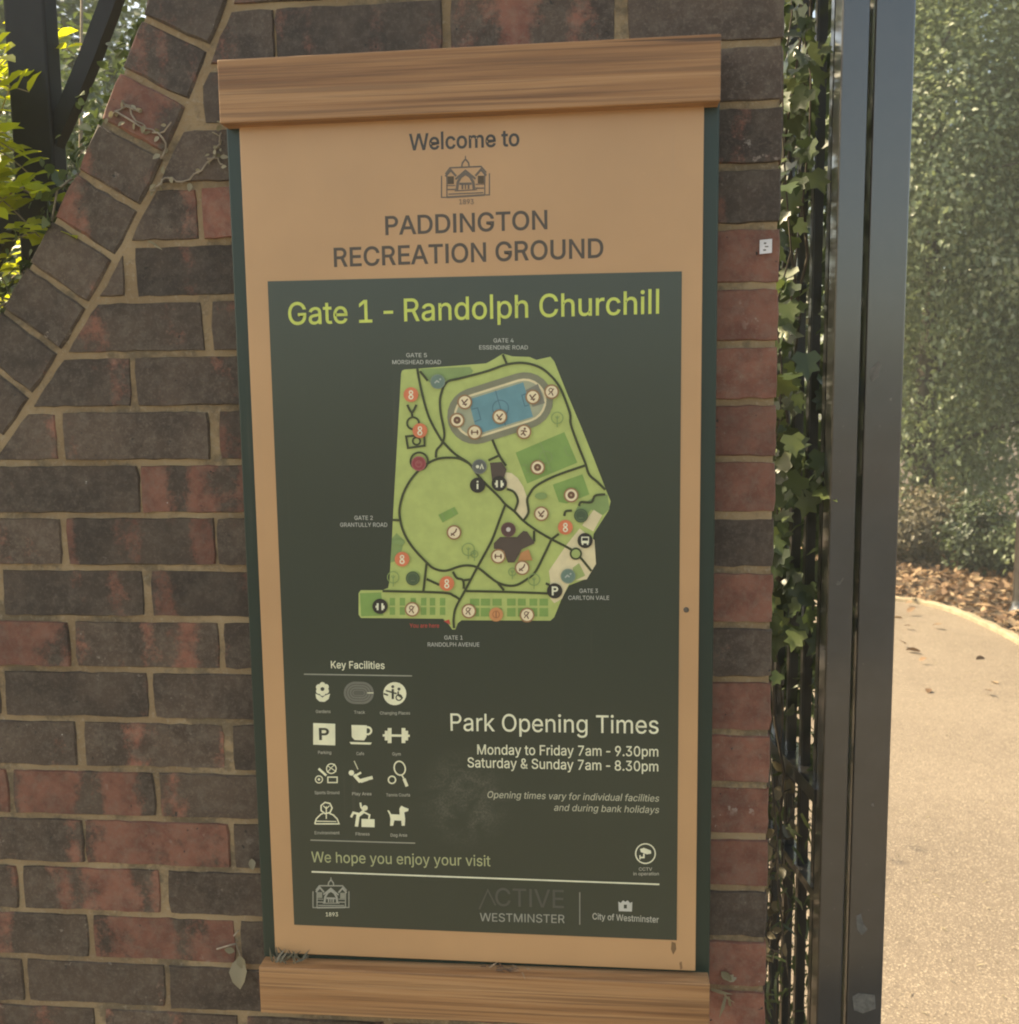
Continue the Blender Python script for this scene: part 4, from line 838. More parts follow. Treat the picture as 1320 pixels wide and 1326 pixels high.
def dog(a):
    a.poly([(502, 1049), (504, 1049), (507, 1054), (518, 1054.5), (517.5, 1047), (520, 1043), (524, 1045), (529.5, 1047), (529, 1050), (524, 1051.5), (525, 1060), (524.5, 1069), (520.5, 1069), (520, 1062.5), (511, 1062), (509.5, 1069), (505.5, 1069), (506, 1060), (505, 1055)], FC)
for d_ in (flower, track, chang, park, cup, gym, sports, swing, racket, envir, fitness, dog): picto(d_)
# ---- foot of the poster
a = Art(L1); a.disc(836, 1105, 13.5, CREAM, 26, hole=1.6)
a.poly([(829, 1099), (834, 1097.5), (843, 1101), (843.5, 1105), (838, 1106), (830, 1103)], CREAM); a.stroke([(834, 1105), (834, 1110), (830, 1110)], 2, CREAM); a.stroke([(829, 1107), (829, 1112.5)], 1.6, CREAM)
a.tcen('CCTV', (836, 1127), 17, 4, (.45, .44, .34), weight=8); a.tcen('in operation', (837, 1133), 33, 4, (.45, .44, .34), weight=8); a.build('camera_symbol', poster)
a = Art(L1); pavilion(a, 429, 1159, .75, (.34, .34, .27), 1.5, .03); a.tcen('1893', (430.5, 1186), 16, 5, CREAM, weight=6); a.build('pavilion_emblem', poster)
AC = (.068, .070, .055)
a = Art(L1)
a.text('CTIVE', (642, 1172.5), (731, 1175.5), 23, AC, weight=4); a.stroke([(621, 1177), (632, 1152), (642, 1172)], 2.2, AC)
a.build('operator_lettering', poster); a = Art(L1); a.text('WESTMINSTER', (622, 1192.4), (731.5, 1195), 10.6, (.33, .33, .27), weight=2); a.stroke([(751, 1155), (751, 1197)], 1.4, (.25, .25, .2)); a.build('operator_lettering', poster)
a = Art(L1); a.poly([(801, 1167), (804, 1169), (807, 1165.5), (810, 1167.5), (813, 1165.5), (816, 1169), (819, 1167.5), (818.5, 1180), (801.5, 1179.5)], (.55, .54, .46), [[(808, 1171), (812, 1171), (812, 1176), (808, 1176)]])
a.text('City of Westminster', (767.6, 1190), (853, 1194.5), 8, (.48, .47, .38), weight=8); a.build('council_lettering', poster)
# ---- fixings
bm = bmesh.new(); add_lathe(bm, 0, 0, [(.0036, 0), (.0036, .0010), (.0024, .0019)], 12)
for v_ in bm.verts: v_.co = Vector((.2792 + v_.co.x, -.0001 - v_.co.z, 1.227 + v_.co.y))
bm_obj('screw', bm, M['bark'], sign)
a = Art(-.0003); a.poly([(870, 1219), (875, 1221), (876, 1229), (872, 1236), (869, 1229)], (.20, .11, .045)); a.poly([(880, 1246), (883, 1245), (884, 1254), (881, 1256)], (.30, .16, .07)); a.build('scratch', panel)
# ------------------------------------------------------------------ railing standing behind the ramped wall
rail = empty('railing', (-.9, .16, 1.3), 'black metal railing with a flat post and curved foot rail above the coping', 'railing')
def curved_bar(bm, R0, R1, y0, y1, a0, a1, n=40):
    prev = None
    for a in np.linspace(a0, a1, n):
        ring = [bm.verts.new((CX + r * math.cos(a), y, CZ + r * math.sin(a))) for r, y in ((R0, y0), (R1, y0), (R1, y1), (R0, y1))]
        if prev:
            for k in range(4): bm.faces.new((prev[k], prev[(k + 1) % 4], ring[(k + 1) % 4], ring[k]))
        else: bm.faces.new(ring)
        prev = ring
    bm.faces.new(prev[::-1])
YR = .20
bm = bmesh.new(); curved_bar(bm, 2.152, 2.176, YR - .012, YR + .012, R_(-88), R_(-9)); bm_obj('foot_rail', bm, M['railing_paint'], rail)
def on_arc(x, R): return CZ - math.sqrt(max(0, R * R - (x - CX) ** 2))
def bar(name, x, wd, top, y=YR, R=2.147, dp=None):
    bm = bmesh.new(); dp = dp or wd
    add_box(bm, x - wd / 2, x + wd / 2, y - dp / 2, y + dp / 2, on_arc(x, R) - .006, top, min(.004, wd * .18)); return bm_obj(name, bm, M['railing_paint'], rail)
bar('post', -.682, .064, 2.95, R=2.312, dp=.04)
for x in (-.770, -.885, -1.0, -1.115, -1.23, -1.345, -1.46): bar('bar', x, .024, 2.9)
bm = bmesh.new(); add_box(bm, -1.6, -.45, YR - .018, YR + .018, 2.9, 2.94, .003); bm_obj('top_rail', bm, M['railing_paint'], rail)

# ------------------------------------------------------------------ gate: leaf swung back along +y, with its post
GY = .30
post = empty('gate_post', (.600, GY, 0), 'square black painted metal gate post with chipped paint beside the sunlit path', 'gate post')
bm = bmesh.new(); add_box(bm, .5715, .6290, GY, GY + .055, .008, 2.55, .0032, 3); bm_obj('shaft', bm, M['black_paint'], post)
bm = bmesh.new(); add_box(bm, .5690, .6315, GY - .0025, GY + .058, 2.551, 2.575, .003); bm_obj('cap', bm, M['black_paint'], post)
def on_post(px, py):           # measured spot on the front of the post
    d = FWD + RIGHT * ((px - 660) / F) - UP * ((py - 663) / F); t = (GY - CAM.y) / d.y
    return (CAM.x + t * d.x, CAM.z + t * d.z)
def chip(parent, pts, y):
    bm = bmesh.new(); vs = [bm.verts.new((x, y, z)) for x, z in (on_post(*p) for p in pts)]
    f = bm.faces.new(vs); r = bmesh.ops.extrude_face_region(bm, geom=[f])
    for v_ in r['geom']:
        if isinstance(v_, bmesh.types.BMVert): v_.co.y += .001
    bm_obj('paint_chip', bm, M['paint_scuff'], parent)
chip(post, [(1128, 477), (1138, 467), (1141, 473), (1138, 487), (1130, 494), (1126, 487)], GY - .0006)
chip(post, [(1104, 1290), (1112, 1286), (1133, 1288), (1134, 1306), (1118, 1312), (1106, 1308)], GY - .0006)
chip(post, [(1109, 1186), (1115, 1183), (1118, 1196), (1124, 1203), (1116, 1211), (1110, 1203)], GY - .0006)
chip(post, [(1152, 516), (1155, 515), (1155, 519), (1152, 519)], GY - .0006)
chip(post, [(1128, 1041), (1131, 1040), (1132, 1044), (1129, 1044)], GY - .0006)

gate = empty('gate_leaf', (.545, GY, 0), 'black barred metal gate leaf swung open and overgrown with ivy, behind the pillar edge', 'gate')
bm = bmesh.new(); add_box(bm, .5235, .5640, GY, GY + .05, .06, 2.36, .0032, 3); bm_obj('stile', bm, M['black_paint'], gate)
LD = np.array((-.147, .989)); L0 = np.array((.5435, GY + .03))
def lp(s_, o=0): return L0 + LD * s_ + np.array((LD[1], -LD[0])) * o
def slab(bm, s0, s1, half, z0, z1):
    c = [lp(s0, -half), lp(s1, -half), lp(s1, half), lp(s0, half)]
    A = [bm.verts.new((*p, z0)) for p in c]; B = [bm.verts.new((*p, z1)) for p in c]
    bm.faces.new(A); bm.faces.new(B[::-1])
    for k in range(4): bm.faces.new((A[k], A[(k + 1) % 4], B[(k + 1) % 4], B[k]))
for z0, z1, hw in ((.822, .847, .022), (.648, .664, .016), (.10, .14, .02), (2.20, 2.24, .022)):
    bm = bmesh.new(); slab(bm, .015, .55, hw, z0, z1); bm_obj('rail', bm, M['black_paint'], gate)
for k in range(7):
    s_ = .055 + k * .074
    bm = bmesh.new(); p = lp(s_); slab(bm, s_ - .0085, s_ + .0085, .0085, .139, 2.33); bmesh.ops.bevel(bm, geom=[e_ for e_ in bm.edges if abs(e_.verts[0].co.z - e_.verts[1].co.z) > .5], offset=.002, segments=2, affect='EDGES'); bm_obj('bar', bm, M['black_paint'], gate)
bm = bmesh.new(); slab(bm, .55, .60, .022, .06, 2.36); bm_obj('far_stile', bm, M['black_paint'], gate)
chip(gate, [(1082, 756), (1085, 752), (1088, 753), (1091, 748), (1093, 749), (1088, 757), (1084, 758)], GY - .0006)

# ------------------------------------------------------------------ ivy on the gate
ivy = empty('ivy', (.44, .55, 0), 'green ivy hanging in the gap between the brick pillar and the open gate', 'ivy')
# stems climbing the gate leaf, then leaves along them in clumps by height
stems = []
bm = bmesh.new()
for k in range(7):
    s0 = rng.uniform(.05, .6); o = -rng.uniform(.015, .05); pts = []
    z = .02
    while z < 2.35:
        p = lp(s0, o); pts.append((p[0], p[1], z)); z += .09; s0 = float(np.clip(s0 + rng.normal() * .03, .06, 1.0)); o = float(np.clip(o + rng.normal() * .012, -.09, -.015))
    stems.append(pts); add_tube(bm, pts, rng.uniform(.0014, .0028), 6)
for pts in ([lp(.09, -.03), 2.12], [lp(.14, -.03), 1.95]):
    p, z = pts; add_tube(bm, [(p[0] - .008, p[1], z), (p[0] - .03, p[1] + .03, z - .18), (p[0] - .05, p[1] + .06, z - .42)], .0022, 6)
bm_obj('stem', bm, M['bark'], ivy, True)
P, S_, NR, TP, LV = [], [], [], [], []
def gap_x(y, f_):                      # between the pillar and the bars
    return .40 + .05 * 0 + (.178 + .163 * (y + 1.306) - .40) - .012 + f_ * ((L0[0] - .1486 * (y - L0[1]) - .010) - (.178 + .163 * (y + 1.306) - .012))
for p0, p1, fr, nn in ((-60, 0, .7, 40), (0, 60, .75, 40), (60, 130, .85, 60), (130, 230, .75, 60), (230, 330, .42, 34), (330, 400, .55, 36), (400, 520, .62, 66), (520, 620, 1.0, 95), (620, 700, .35, 34), (700, 760, .85, 60), (760, 800, .75, 22), (800, 830, .3, 8)):
    for _ in range(int(nn * 1.15)):
        y = rng.uniform(.33, .62); z = 2.11 - rng.uniform(p0, p1) / 1326 * 1.74
        P.append((gap_x(y, rng.random() * fr), y, z + .02)); S_.append(rng.choice([rng.uniform(.014, .028), rng.uniform(.026, .048)]))
        NR.append((-.6 + rng.normal() * .5, -.85 + rng.normal() * .45, .35 + rng.normal() * .45)); TP.append((rng.normal() * .5, rng.normal() * .4, -1 + rng.normal() * .5)); LV.append(rng.random() ** 1.4)
for _ in range(620):                    # growth pressed through the bars from behind
    s_ = rng.uniform(.06, .55); p = lp(s_, rng.uniform(.014, .045)); z = rng.uniform(.84, 2.35)
    P.append((p[0], p[1], z)); S_.append(rng.uniform(.030, .06)); NR.append((-.6 + rng.normal() * .5, -.7 + rng.normal() * .5, .4 + rng.normal() * .4)); TP.append((rng.normal() * .5, rng.normal() * .4, -1 + rng.normal() * .5)); LV.append(rng.random() * .6)
leaves('foliage', np.array(P), np.array(S_), np.array(NR), 'leaf_ivy', 'ivy', ivy, np.array(TP), np.array(LV))
# dried growth caught low down between the rails
dry = empty('dead_ivy', (.47, .45, 0), 'tangle of dry stalks and dusty leaves low down between the gate rails and the pillar', 'plant')
bm = bmesh.new(); P, S_, NR, TP = [], [], [], []
for k in range(34):
    s_ = rng.uniform(.06, .5); p = lp(s_, -rng.uniform(.015, .08)); z = rng.choice([rng.uniform(.40, .56), rng.uniform(.52, .66), rng.uniform(.66, .80)])
    q = [np.array((p[0], p[1], z))]
    d = rng.normal(size=3) * .5
    for _ in range(4):
        d = d + rng.normal(size=3) * .5; d[1] *= .8; q.append(q[-1] + d / np.linalg.norm(d) * rng.uniform(.012, .03))
    add_tube(bm, q, [.0016, .0015, .0013, .001, .0006], 5); bm_obj('stalk', bm, M['bark'], dry); bm = bmesh.new()
    for w_ in q[1:]: P.append(w_); S_.append(rng.uniform(.014, .034)); NR.append((-.7 + rng.normal() * .5, -.6 + rng.normal() * .5, .4 + rng.normal() * .4)); TP.append(rng.normal(size=3))
bm.free()
n_ = len(P); leaves('withered_leaves', np.array(P), np.array(S_), np.array(NR), 'leaf_brown', 'ovate', dry, np.array(TP))
P = []
for _ in range(1500):
    s_ = rng.uniform(.08, .55); p = lp(s_, rng.choice([rng.uniform(.012, .045), rng.uniform(.012, .045), -rng.uniform(.01, .06)])); P.append((p[0], p[1], rng.uniform(.1, .80)))
for _ in range(500):
    p = lp(rng.uniform(.06, .55), rng.uniform(.012, .045)); P.append((p[0], p[1], rng.uniform(.80, 1.3)))
P = np.array(P); leaves('undergrowth', P, rng.uniform(.014, .040, len(P)), np.array((-.6, -.6, .5)) + rng.normal(size=P.shape) * .4, 'leaf_ivy', 'strip', dry, np.array((0, 0, -1.)) + rng.normal(size=P.shape) * .7, rng.random(len(P)))

# ------------------------------------------------------------------ shrubs, trees
def crown(name, centre, radii, n, size, mat, parent, tpl='diamond', clumps=60, spread=.22, shell=.55, droop=.5, lvpow=1.0):
    c = np.array(centre); r = np.array(radii)
    d = norm(rng.normal(size=(clumps, 3))); rad = shell + (1 - shell) * rng.random((clumps, 1)) ** .6
    ctr = c + d * rad * r
    own = rng.random(clumps)
    k = rng.integers(0, clumps, n)
    P = ctr[k] + rng.normal(size=(n, 3)) * spread * np.minimum(r, 1.2)
    P[:, 2] = np.maximum(P[:, 2], .02)
    nr = norm(P - c) * .8 + np.array((0, 0, .45)) + rng.normal(size=(n, 3)) * .55
    tp = norm(P - c) + rng.normal(size=(n, 3)) * .7 + np.array((0, 0, -droop))
    lv = np.clip(own[k] * .55 + rng.random(n) * .5, 0, 1) ** lvpow
    return leaves(name, P, rng.uniform(.65, 1.35, n) * size, nr, mat, tpl, parent, tp, lv)
def limbs(parent, base, height, r0, nb=7, lean=(0, 0), spreadr=1.0):
    bm = bmesh.new(); b = np.array(base, float); pts = []; rad = []
    for i in range(7):
        t = i / 6; pts.append(b + np.array((lean[0] * t + rng.normal() * .03 * t, lean[1] * t + rng.normal() * .03 * t, height * t))); rad.append(r0 * (1 - .75 * t))
    add_tube(bm, pts, rad, 9)
    for k in range(nb):
        i = 1 + k % 5; p = pts[i]; az = rng.uniform(0, 6.28); q = [p]; d = np.array((math.cos(az), math.sin(az), rng.uniform(.5, 1.1)))
        for _ in range(4): d = d + rng.normal(size=3) * .18; q.append(q[-1] + d / np.linalg.norm(d) * spreadr * .28)
        add_tube(bm, q, [rad[i] * f_ for f_ in (.55, .45, .35, .25, .12)], 6)
    bm_obj('trunk', bm, M['bark'], parent, True)
def tree(name, loc, radii, zc, n, size, mat, label, cat='tree', group=None, clumps=90, th=None, **kw):
    e = empty(name, (*loc, 0), label, cat, group)
    limbs(e, (*loc, 0), th or zc + radii[2] * .4, .05 + .02 * radii[2], 8, spreadr=min(radii[:2]))
    crown('crown', (*loc, zc), radii, n, size, mat, e, clumps=clumps, **kw); return e
GT = 'tall evergreen trees screening the far side of the path'
tree('evergreen_tree', (3.10, 8.35), (1.0, .85, 3.3), 3.3, 62000, .060, 'leaf_hedge', 'tall dense evergreen tree right behind the leaf litter, beside the gate post', group=GT, clumps=190, spread=.17, shell=.45)
tree('evergreen_tree', (4.75, 7.5), (1.0, .9, 3.0), 3.0, 42000, .062, 'leaf_hedge', 'tall dense evergreen tree farthest right, behind the lamp post', group=GT, clumps=140, spread=.2, shell=.45)
tree('evergreen_tree', (1.5, 10.6), (.95, .85, 2.9), 2.9, 34000, .062, 'leaf_hedge', 'tall dense evergreen tree mostly hidden behind the gate post', group=GT, clumps=140, spread=.2, shell=.45)
tree('evergreen_tree', (-.4, 11.2), (.95, .85, 2.4), 2.4, 15000, .056, 'leaf_hedge', 'shorter evergreen tree standing at the bend of the path', group=GT, clumps=120, spread=.22, shell=.45)
tree('evergreen_tree', (4.1, 10.3), (1.6, .9, 3.9), 3.9, 52000, .085, 'leaf_hedge', 'highest evergreen tree in the second row behind the others', group=GT, clumps=170, spread=.22, shell=.4)
tree('evergreen_tree', (5.6, 5.4), (1.0, 1.0, 2.6), 2.6, 16000, .056, 'leaf_hedge', 'evergreen tree nearest the street on the right of the path', group=GT, clumps=120, spread=.22, shell=.45)
def shrub(name, loc, radii, zc, n, size, mat, label, tpl='ovate', group=None, clumps=40, **kw):
    e = empty(name, (*loc, 0), label, 'shrub', group)
    limbs(e, (*loc, 0), zc, .018, 8, spreadr=min(radii))
    crown('foliage', (*loc, zc), radii, n, size, mat, e, tpl, clumps=clumps, **kw); return e
shrub('rounded_shrub', (2.85, 7.45), (.40, .34, .26), .34, 3000, .045, 'leaf_brown', 'brownish dusty shrub at the back of the leaf litter, left of the green rounded one', spread=.22)
shrub('rounded_shrub', (3.24, 7.02), (.36, .34, .26), .33, 3000, .045, 'leaf_shrub', 'rounded green shrub at the edge of the leaf litter', spread=.2)
shrub('rounded_shrub', (3.62, 6.45), (.42, .36, .3), .36, 2800, .045, 'leaf_hedge', 'dark green shrub behind the lamp post', spread=.2)
shrub('rounded_shrub', (2.3, 7.8), (.46, .36, .3), .38, 2600, .045, 'leaf_shrub', 'green shrub hidden behind the gate post', spread=.22)
shrub('rounded_shrub', (4.1, 5.4), (.45, .45, .45), .5, 2600, .045, 'leaf_shrub', 'green shrub to the right of the lamp post', spread=.22)

shrub('shade_shrub', (-.05, .72), (.50, .26, 1.10), 1.20, 3600, .05, 'leaf_shrub', 'tall dense unseen shrub added behind the brick wall to shade the gate ivy', spread=.2, clumps=60)  # unseen, added to keep direct sun off the ivy on the gate
# growth behind the wall at the left
gl = empty('pinnate_shrub', (-1.15, .95, 0), 'sunlit yellow green shrub with feathery leaves growing through the black railing', 'shrub')
bm = bmesh.new(); P, S_, NR, TP = [], [], [], []
for k in range(200):
    # a compound leaf: rachis with paired leaflets
    b = np.array((rng.uniform(-1.75, -.72), rng.uniform(.27, 1.0), rng.uniform(1.35, 2.2)))
    if k < 110: b = np.array((rng.uniform(-.98, -.76), rng.uniform(.24, .40), rng.uniform(1.66, 2.14)))
    if k < 64: b = np.array((rng.uniform(-.95, -.70), rng.uniform(.09, .155), rng.uniform(1.74, 2.02)))
    d = np.array((rng.uniform(-.4, 1.0), -rng.uniform(.1, .8), rng.uniform(-.6, .35))); d /= np.linalg.norm(d)
    nrm = np.array((rng.normal() * .3, -.35 + rng.normal() * .3, 1.0)); nrm /= np.linalg.norm(nrm)
    side = np.cross(d, nrm); side /= np.linalg.norm(side)
    L = rng.uniform(.11, .18); m = 6; q = []
    for i in range(m + 1):
        t = i / m; c_ = b + d * L * t + np.array((0, 0, -.03 * t * t)); q.append(c_)
        if i == 0: continue
        for sg in ((-1, 1) if i < m else (0,)):
            P.append(c_); S_.append(rng.uniform(.030, .044)); NR.append(nrm + rng.normal(size=3) * .22); TP.append(side * sg * 1.0 + d * (.55 if sg else 1.2) + rng.normal(size=3) * .12)
    add_tube(bm, q, .0011, 4)
for k in range(7):
    x = rng.uniform(-1.5, -.85); y = rng.uniform(.4, .8); add_tube(bm, [(x, y, 0), (x + .05, y - .03, .8), (x + .02, y, 1.6), (x + .1, y - .05, 2.3)], [.012, .009, .006, .002], 6)
bm_obj('stem', bm, M['dry_stem'], gl, True)
leaves('foliage', np.array(P), np.array(S_), np.array(NR), 'leaf_bright', 'ovate', gl, np.array(TP))
# ivy creeping over the coping
ci = empty('coping_ivy', (-.62, .1, 1.7), 'small leaved ivy creeping along the curved brick coping below the black railing', 'ivy')
bm = bmesh.new(); P, S_, NR, TP = [], [], [], []
for k in range(16):
    a = rng.uniform(R_(-62), R_(-23)); q = []; y = rng.uniform(.06, .24); r = ROUT - .012
    for i in range(9):
        q.append(np.array((CX + r * math.cos(a), y, CZ + r * math.sin(a)))); a += rng.uniform(.004, .02); y = float(np.clip(y + rng.normal() * .02, .03, .25)); r = ROUT - rng.uniform(.004, .035)
        for _ in range(7):
            P.append(q[-1] + rng.normal(size=3) * np.array((.016, .02, .016)) + np.array((-.010, 0, .012))); S_.append(rng.uniform(.012, .030)); NR.append(np.array((-.6, -.45, .6)) + rng.normal(size=3) * .5); TP.append(rng.normal(size=3) + np.array((.3, -.5, -.4)))
    add_tube(bm, q, .0018, 5)
bm_obj('stem', bm, M['dry_stem'], ci, True)
P = np.array(P); leaves('foliage', P, np.array(S_), np.array(NR), 'leaf_ivy', 'ovate', ci, np.array(TP), .35 + .65 * rng.random(len(P)))
GB = 'bushy trees in the park behind the railing'
tree('bushy_tree', (-2.35, 3.3), (.85, .75, 1.05), 1.95, 15000, .06, 'leaf_ivy', 'bushy tree nearest the railing behind the wall', group=GB, clumps=90, spread=.2, shell=.4, lvpow=.6)
tree('bushy_tree', (-4.6, 6.6), (1.7, 1.2, 2.0), 3.0, 30000, .09, 'leaf_ivy', 'broad bushy tree farther off behind the railing', group=GB, clumps=110, spread=.2, shell=.4, lvpow=.6)
tree('bushy_tree', (-3.9, 3.6), (1.0, .9, 1.5), 2.3, 9000, .06, 'leaf_ivy', 'bushy tree at the far left behind the railing', group=GB, clumps=90, spread=.2, shell=.4, lvpow=.7)

# ------------------------------------------------------------------ lamp post
lamp = empty('lamp_post', (2.895, 5.50, 0), 'dark lamp post with a thick base standing in the leaf litter by the path', 'lamp post')
bm = bmesh.new(); add_lathe(bm, 2.895, 5.50, [(.085, 0), (.085, .03), (.066, .045), (.060, .10), (.058, .62), (.064, .63), (.064, .66), (.050, .69)]); bm_obj('base', bm, M['black_paint'], lamp, True)
bm = bmesh.new(); add_lathe(bm, 2.895, 5.50, [(.046, .68), (.040, 1.2), (.032, 3.1), (.045, 3.12), (.045, 3.16), (.03, 3.18)]); bm_obj('column', bm, M['black_paint'], lamp, True)
bm = bmesh.new(); add_lathe(bm, 2.895, 5.50, [(.03, 3.18), (.11, 3.24), (.15, 3.5), (.17, 3.52), (.02, 3.68), (.012, 3.75)], 8); bm_obj('lantern', bm, M['black_paint'], lamp)

# ------------------------------------------------------------------ fallen leaves
n = 15000
P = np.stack([rng.uniform(.6, 5.2, n), rng.uniform(3.6, 9.4, n), np.zeros(n)], 1)
E_ = np.array(EL)
def edge_dist(p):
    d = np.min(np.hypot(E_[None, :, 0] - p[:, 0:1], E_[None, :, 1] - p[:, 1:2]), 1); return d
inside_path = (P[:, 0] < np.interp(P[:, 1], [.2, 2, 3.6, 4.6, 5.03, 5.41, 5.66, 5.84, 5.98], [2.69, 2.67, 2.65, 2.62, 2.59, 2.53, 2.43, 2.24, 1.75])) & (P[:, 1] < 6.05)
P = P[~inside_path | ((rng.random(len(P)) < .035) & (P[:, 0] > 1.2))];  n = len(P)
P[:, 2] = rng.uniform(.004, .045, n)
tag(leaves('leaf_litter', P, rng.uniform(.04, .085, n), np.array((0, 0, 1.)) + rng.normal(size=(n, 3)) * .45, 'leaf_litter', 'ovate', None, rng.normal(size=(n, 3)) * np.array((1, 1, .25))),
    'brown fallen leaves covering the bed between the path and the shrubs', 'leaf litter', kind='stuff')
n = 1300
P = np.stack([rng.uniform(.5, 2.5, n), .3 + rng.random(n) ** 1.4 * 5.2, rng.uniform(.010, .016, n)], 1)
tag(leaves('path_debris', P, rng.uniform(.006, .022, n), np.array((0, 0, 1.)) + rng.normal(size=(n, 3)) * .35, 'leaf_dry', 'strip', None, rng.normal(size=(n, 3)) * np.array((1, 1, .2))),
    'pale scraps of leaf and twig scattered over the sunlit path', 'debris', kind='stuff')

# ------------------------------------------------------------------ small things on the wall and sign
def wpt(px, py, y): 
    d = FWD + RIGHT * ((px - 660) / F) - UP * ((py - 663) / F); t = (y - CAM.y) / d.y
    return np.array((CAM.x + t * d.x, y, CAM.z + t * d.z))
st = empty('sticker', tuple(wpt(991, 319, YW)), 'small white square sticker with grey marks on the brick pillar', 'sticker')
c = wpt(991.5, 319.5, YW)
bm = bmesh.new(); add_box(bm, c[0] - .0078, c[0] + .0078, YW - .0028, YW - .0020, c[2] - .0088, c[2] + .0088)
for v_ in bm.verts: v_.co.z += (v_.co.x - c[0]) * .08
bm_obj('paper', bm, M['sticker_white'], st)
bm = bmesh.new()
for dx, dz, w_, h_ in ((-.001, .004, .003, .0022), (.001, -.0002, .0045, .0016), (-.0015, -.0045, .0035, .002)):
    add_box(bm, c[0] + dx - w_ / 2, c[0] + dx + w_ / 2, YW - .0031, YW - .00285, c[2] + dz - h_ / 2, c[2] + dz + h_ / 2)
bm_obj('printed_mark', bm, M['paint_scuff'], st)

def scrap(name, label, cat, spots, mat, tpl, sizes, parent_loc, stalks=(), group=None, nrm=(0, -1, .3)):
    e = empty(name, tuple(parent_loc), label, cat, group)
    P = np.array([s_[0] for s_ in spots]); T_ = np.array([s_[1] for s_ in spots], float)
    leaves('blade', P, np.array(sizes), np.array(nrm, float) + rng.normal(size=P.shape) * .25, mat, tpl, e, T_)
    if stalks:
        for q, r in stalks: bm = bmesh.new(); add_tube(bm, q, r, 5); bm_obj('stalk', bm, M['dry_stem'], e)
    return e
yb = YW - .004
scrap('dead_leaf', 'pale withered leaf hanging from the wall at the lower left corner of the sign', 'leaf',
      [(wpt(309, 1240, yb), (.1, 0, -1)), (wpt(309, 1238, yb - .003), (.3, 0, -.6)), (wpt(304, 1232, yb), (-1, -.2, .3))], 'leaf_dry', 'ovate', [.045, .022, .016], wpt(309, 1240, YW),
      [([wpt(281, 1229, yb), wpt(298, 1224, yb - .004), wpt(306, 1222, yb)], .0014), ([wpt(306, 1222, yb), wpt(312, 1240, yb - .002)], .0009), ([wpt(303, 1212, yb), wpt(309, 1205, yb - .002)], .0013)])
scrap('dead_leaf', 'curled pinkish petal stuck to the brick by the lower right corner of the sign', 'leaf',
      [(wpt(934, 1258, yb), (.7, 0, -.6)), (wpt(942, 1270, yb), (.9, 0, .5))], 'leaf_dry', 'ovate', [.020, .017], wpt(940, 1266, YW))
scrap('dead_leaf', 'frayed straw coloured leaf caught beside the lower oak beam end', 'leaf',
      [(wpt(921, 1281, yb), (1, 0, -.15)), (wpt(936, 1285, yb), (.8, 0, -.6)), (wpt(944, 1290, yb), (.1, 0, -1)), (wpt(940, 1290, yb), (-.3, 0, -1))], 'leaf_dry', 'strip', [.030, .022, .026, .030], wpt(930, 1285, YW))
scrap('moss_tuft', 'tuft of moss and seeds at the left end of the lower beam ledge', 'moss',
      [(np.array((-.285 + rng.uniform(-.012, .03), -.008 + rng.uniform(-.008, .008), .717)), (rng.normal(), -.3, 1.0)) for _ in range(26)], 'leaf_brown', 'strip', list(rng.uniform(.008, .022, 26)), (-.28, -.01, .7165), nrm=(0, -1, .5))
scrap('moss_tuft', 'crumbs of dead leaf lying in the middle of the lower beam ledge', 'moss',
      [(np.array((.035 + rng.normal() * .016, -.009 + rng.uniform(-.006, .006), .7185)), (rng.normal(), -.3, .5)) for _ in range(20)], 'leaf_litter', 'strip', list(rng.uniform(.006, .014, 20)), (.035, -.01, .7165), nrm=(0, -.6, .8))
scrap('seed_husk', 'white oval husk stuck to the bricks at the left edge of the sign', 'seed', [(wpt(326, 1112, yb), (.1, 0, -1)), (wpt(326.5, 1112, yb - .001), (-.1, 0, -1))], 'leaf_dry', 'ovate', [.017, .015], wpt(326, 1105, YW))
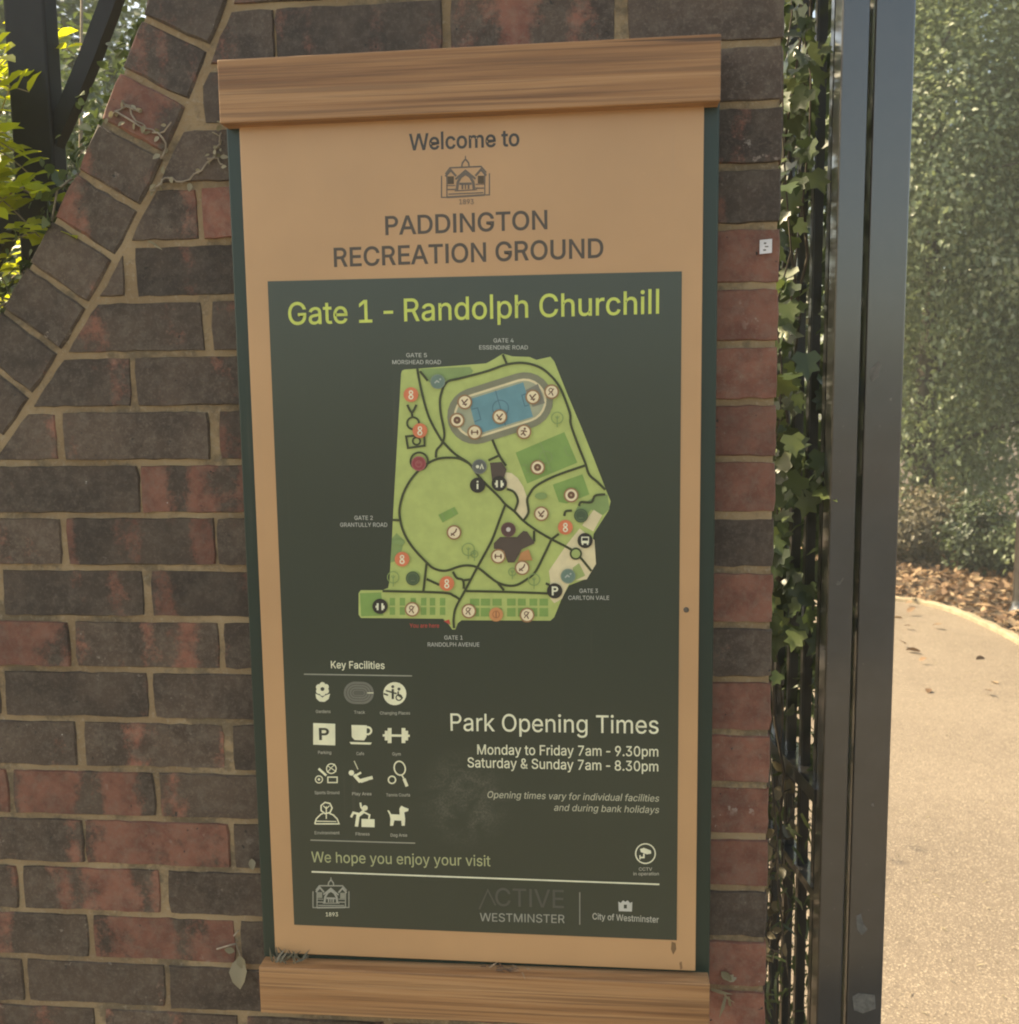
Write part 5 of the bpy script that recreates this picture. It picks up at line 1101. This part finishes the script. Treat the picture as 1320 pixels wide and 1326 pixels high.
for (x, y), lab in (((210, 312), 'pale scrap of leaf on the brick beneath the curved coping'), ((285, 165), 'pale shred of leaf at the left end of the top beam')):
    scrap('leaf_shred', lab, 'leaf', [(wpt(x - 18, y, yb) if x < 250 else wpt(x - 4, y - 8, yb), (.9, 0, -.5)), (wpt(x - 10, y + 6, yb), (.8, 0, -.4))], 'leaf_dry', 'strip', [.018, .012], wpt(x, y, YW))
# bare creeper stems left clinging to the bricks
e = empty('dry_creeper', tuple(wpt(240, 225, YW)), 'bare dry creeper stems clinging to the bricks between the coping and the sign', 'plant')
bm = bmesh.new(); P, S_, NR, TP = [], [], [], []
for path in ([(150, 145), (178, 160), (205, 172), (222, 160)], [(196, 246), (206, 240), (214, 232), (238, 236), (262, 222), (275, 206), (286, 190)], [(270, 206), (280, 204), (288, 214)], [(276, 200), (284, 186), (288, 172)],
             [(160, 130), (172, 148), (190, 166)], [(200, 168), (214, 185), (208, 206)], [(140, 150), (165, 140), (186, 148)]):
    q = [wpt(x + rng.normal() * 1.5, y + rng.normal() * 1.5, YW - .003 - rng.uniform(0, .004)) for x, y in smooth_line(path, 3)]
    add_tube(bm, q, [.0016 - .0007 * i / len(q) for i in range(len(q))], 5)
    for w_ in q[::2]: P.append(w_ + rng.normal(size=3) * .003); S_.append(rng.uniform(.006, .014)); NR.append((rng.normal() * .4, -1, rng.normal() * .4)); TP.append(rng.normal(size=3))
bm_obj('stem', bm, M['dry_stem'], e)
P = np.array(P); P[:, 1] = np.minimum(P[:, 1], YW - .003); leaves('withered_leaves', P, np.array(S_), np.array(NR), 'leaf_dry', 'ovate', e, np.array(TP))

# ------------------------------------------------------------------ thin scattering volume added to stand in for lens veil glare
bm = bmesh.new(); add_box(bm, -41, 41, -41, 41, -1, 9.5)
hm = bpy.data.materials.new('lens_veil_volume'); hm.use_nodes = True; ht = hm.node_tree
ht.nodes.remove(ht.nodes['Principled BSDF']); pv = ht.nodes.new('ShaderNodeVolumePrincipled')
pv.inputs['Color'].default_value = (.90, .94, .88, 1); pv.inputs['Density'].default_value = .0065; pv.inputs['Anisotropy'].default_value = .1
ht.links.new(pv.outputs[0], ht.nodes['Material Output'].inputs['Volume'])
bm_obj('lens_veil', bm, hm)['kind'] = 'stuff'
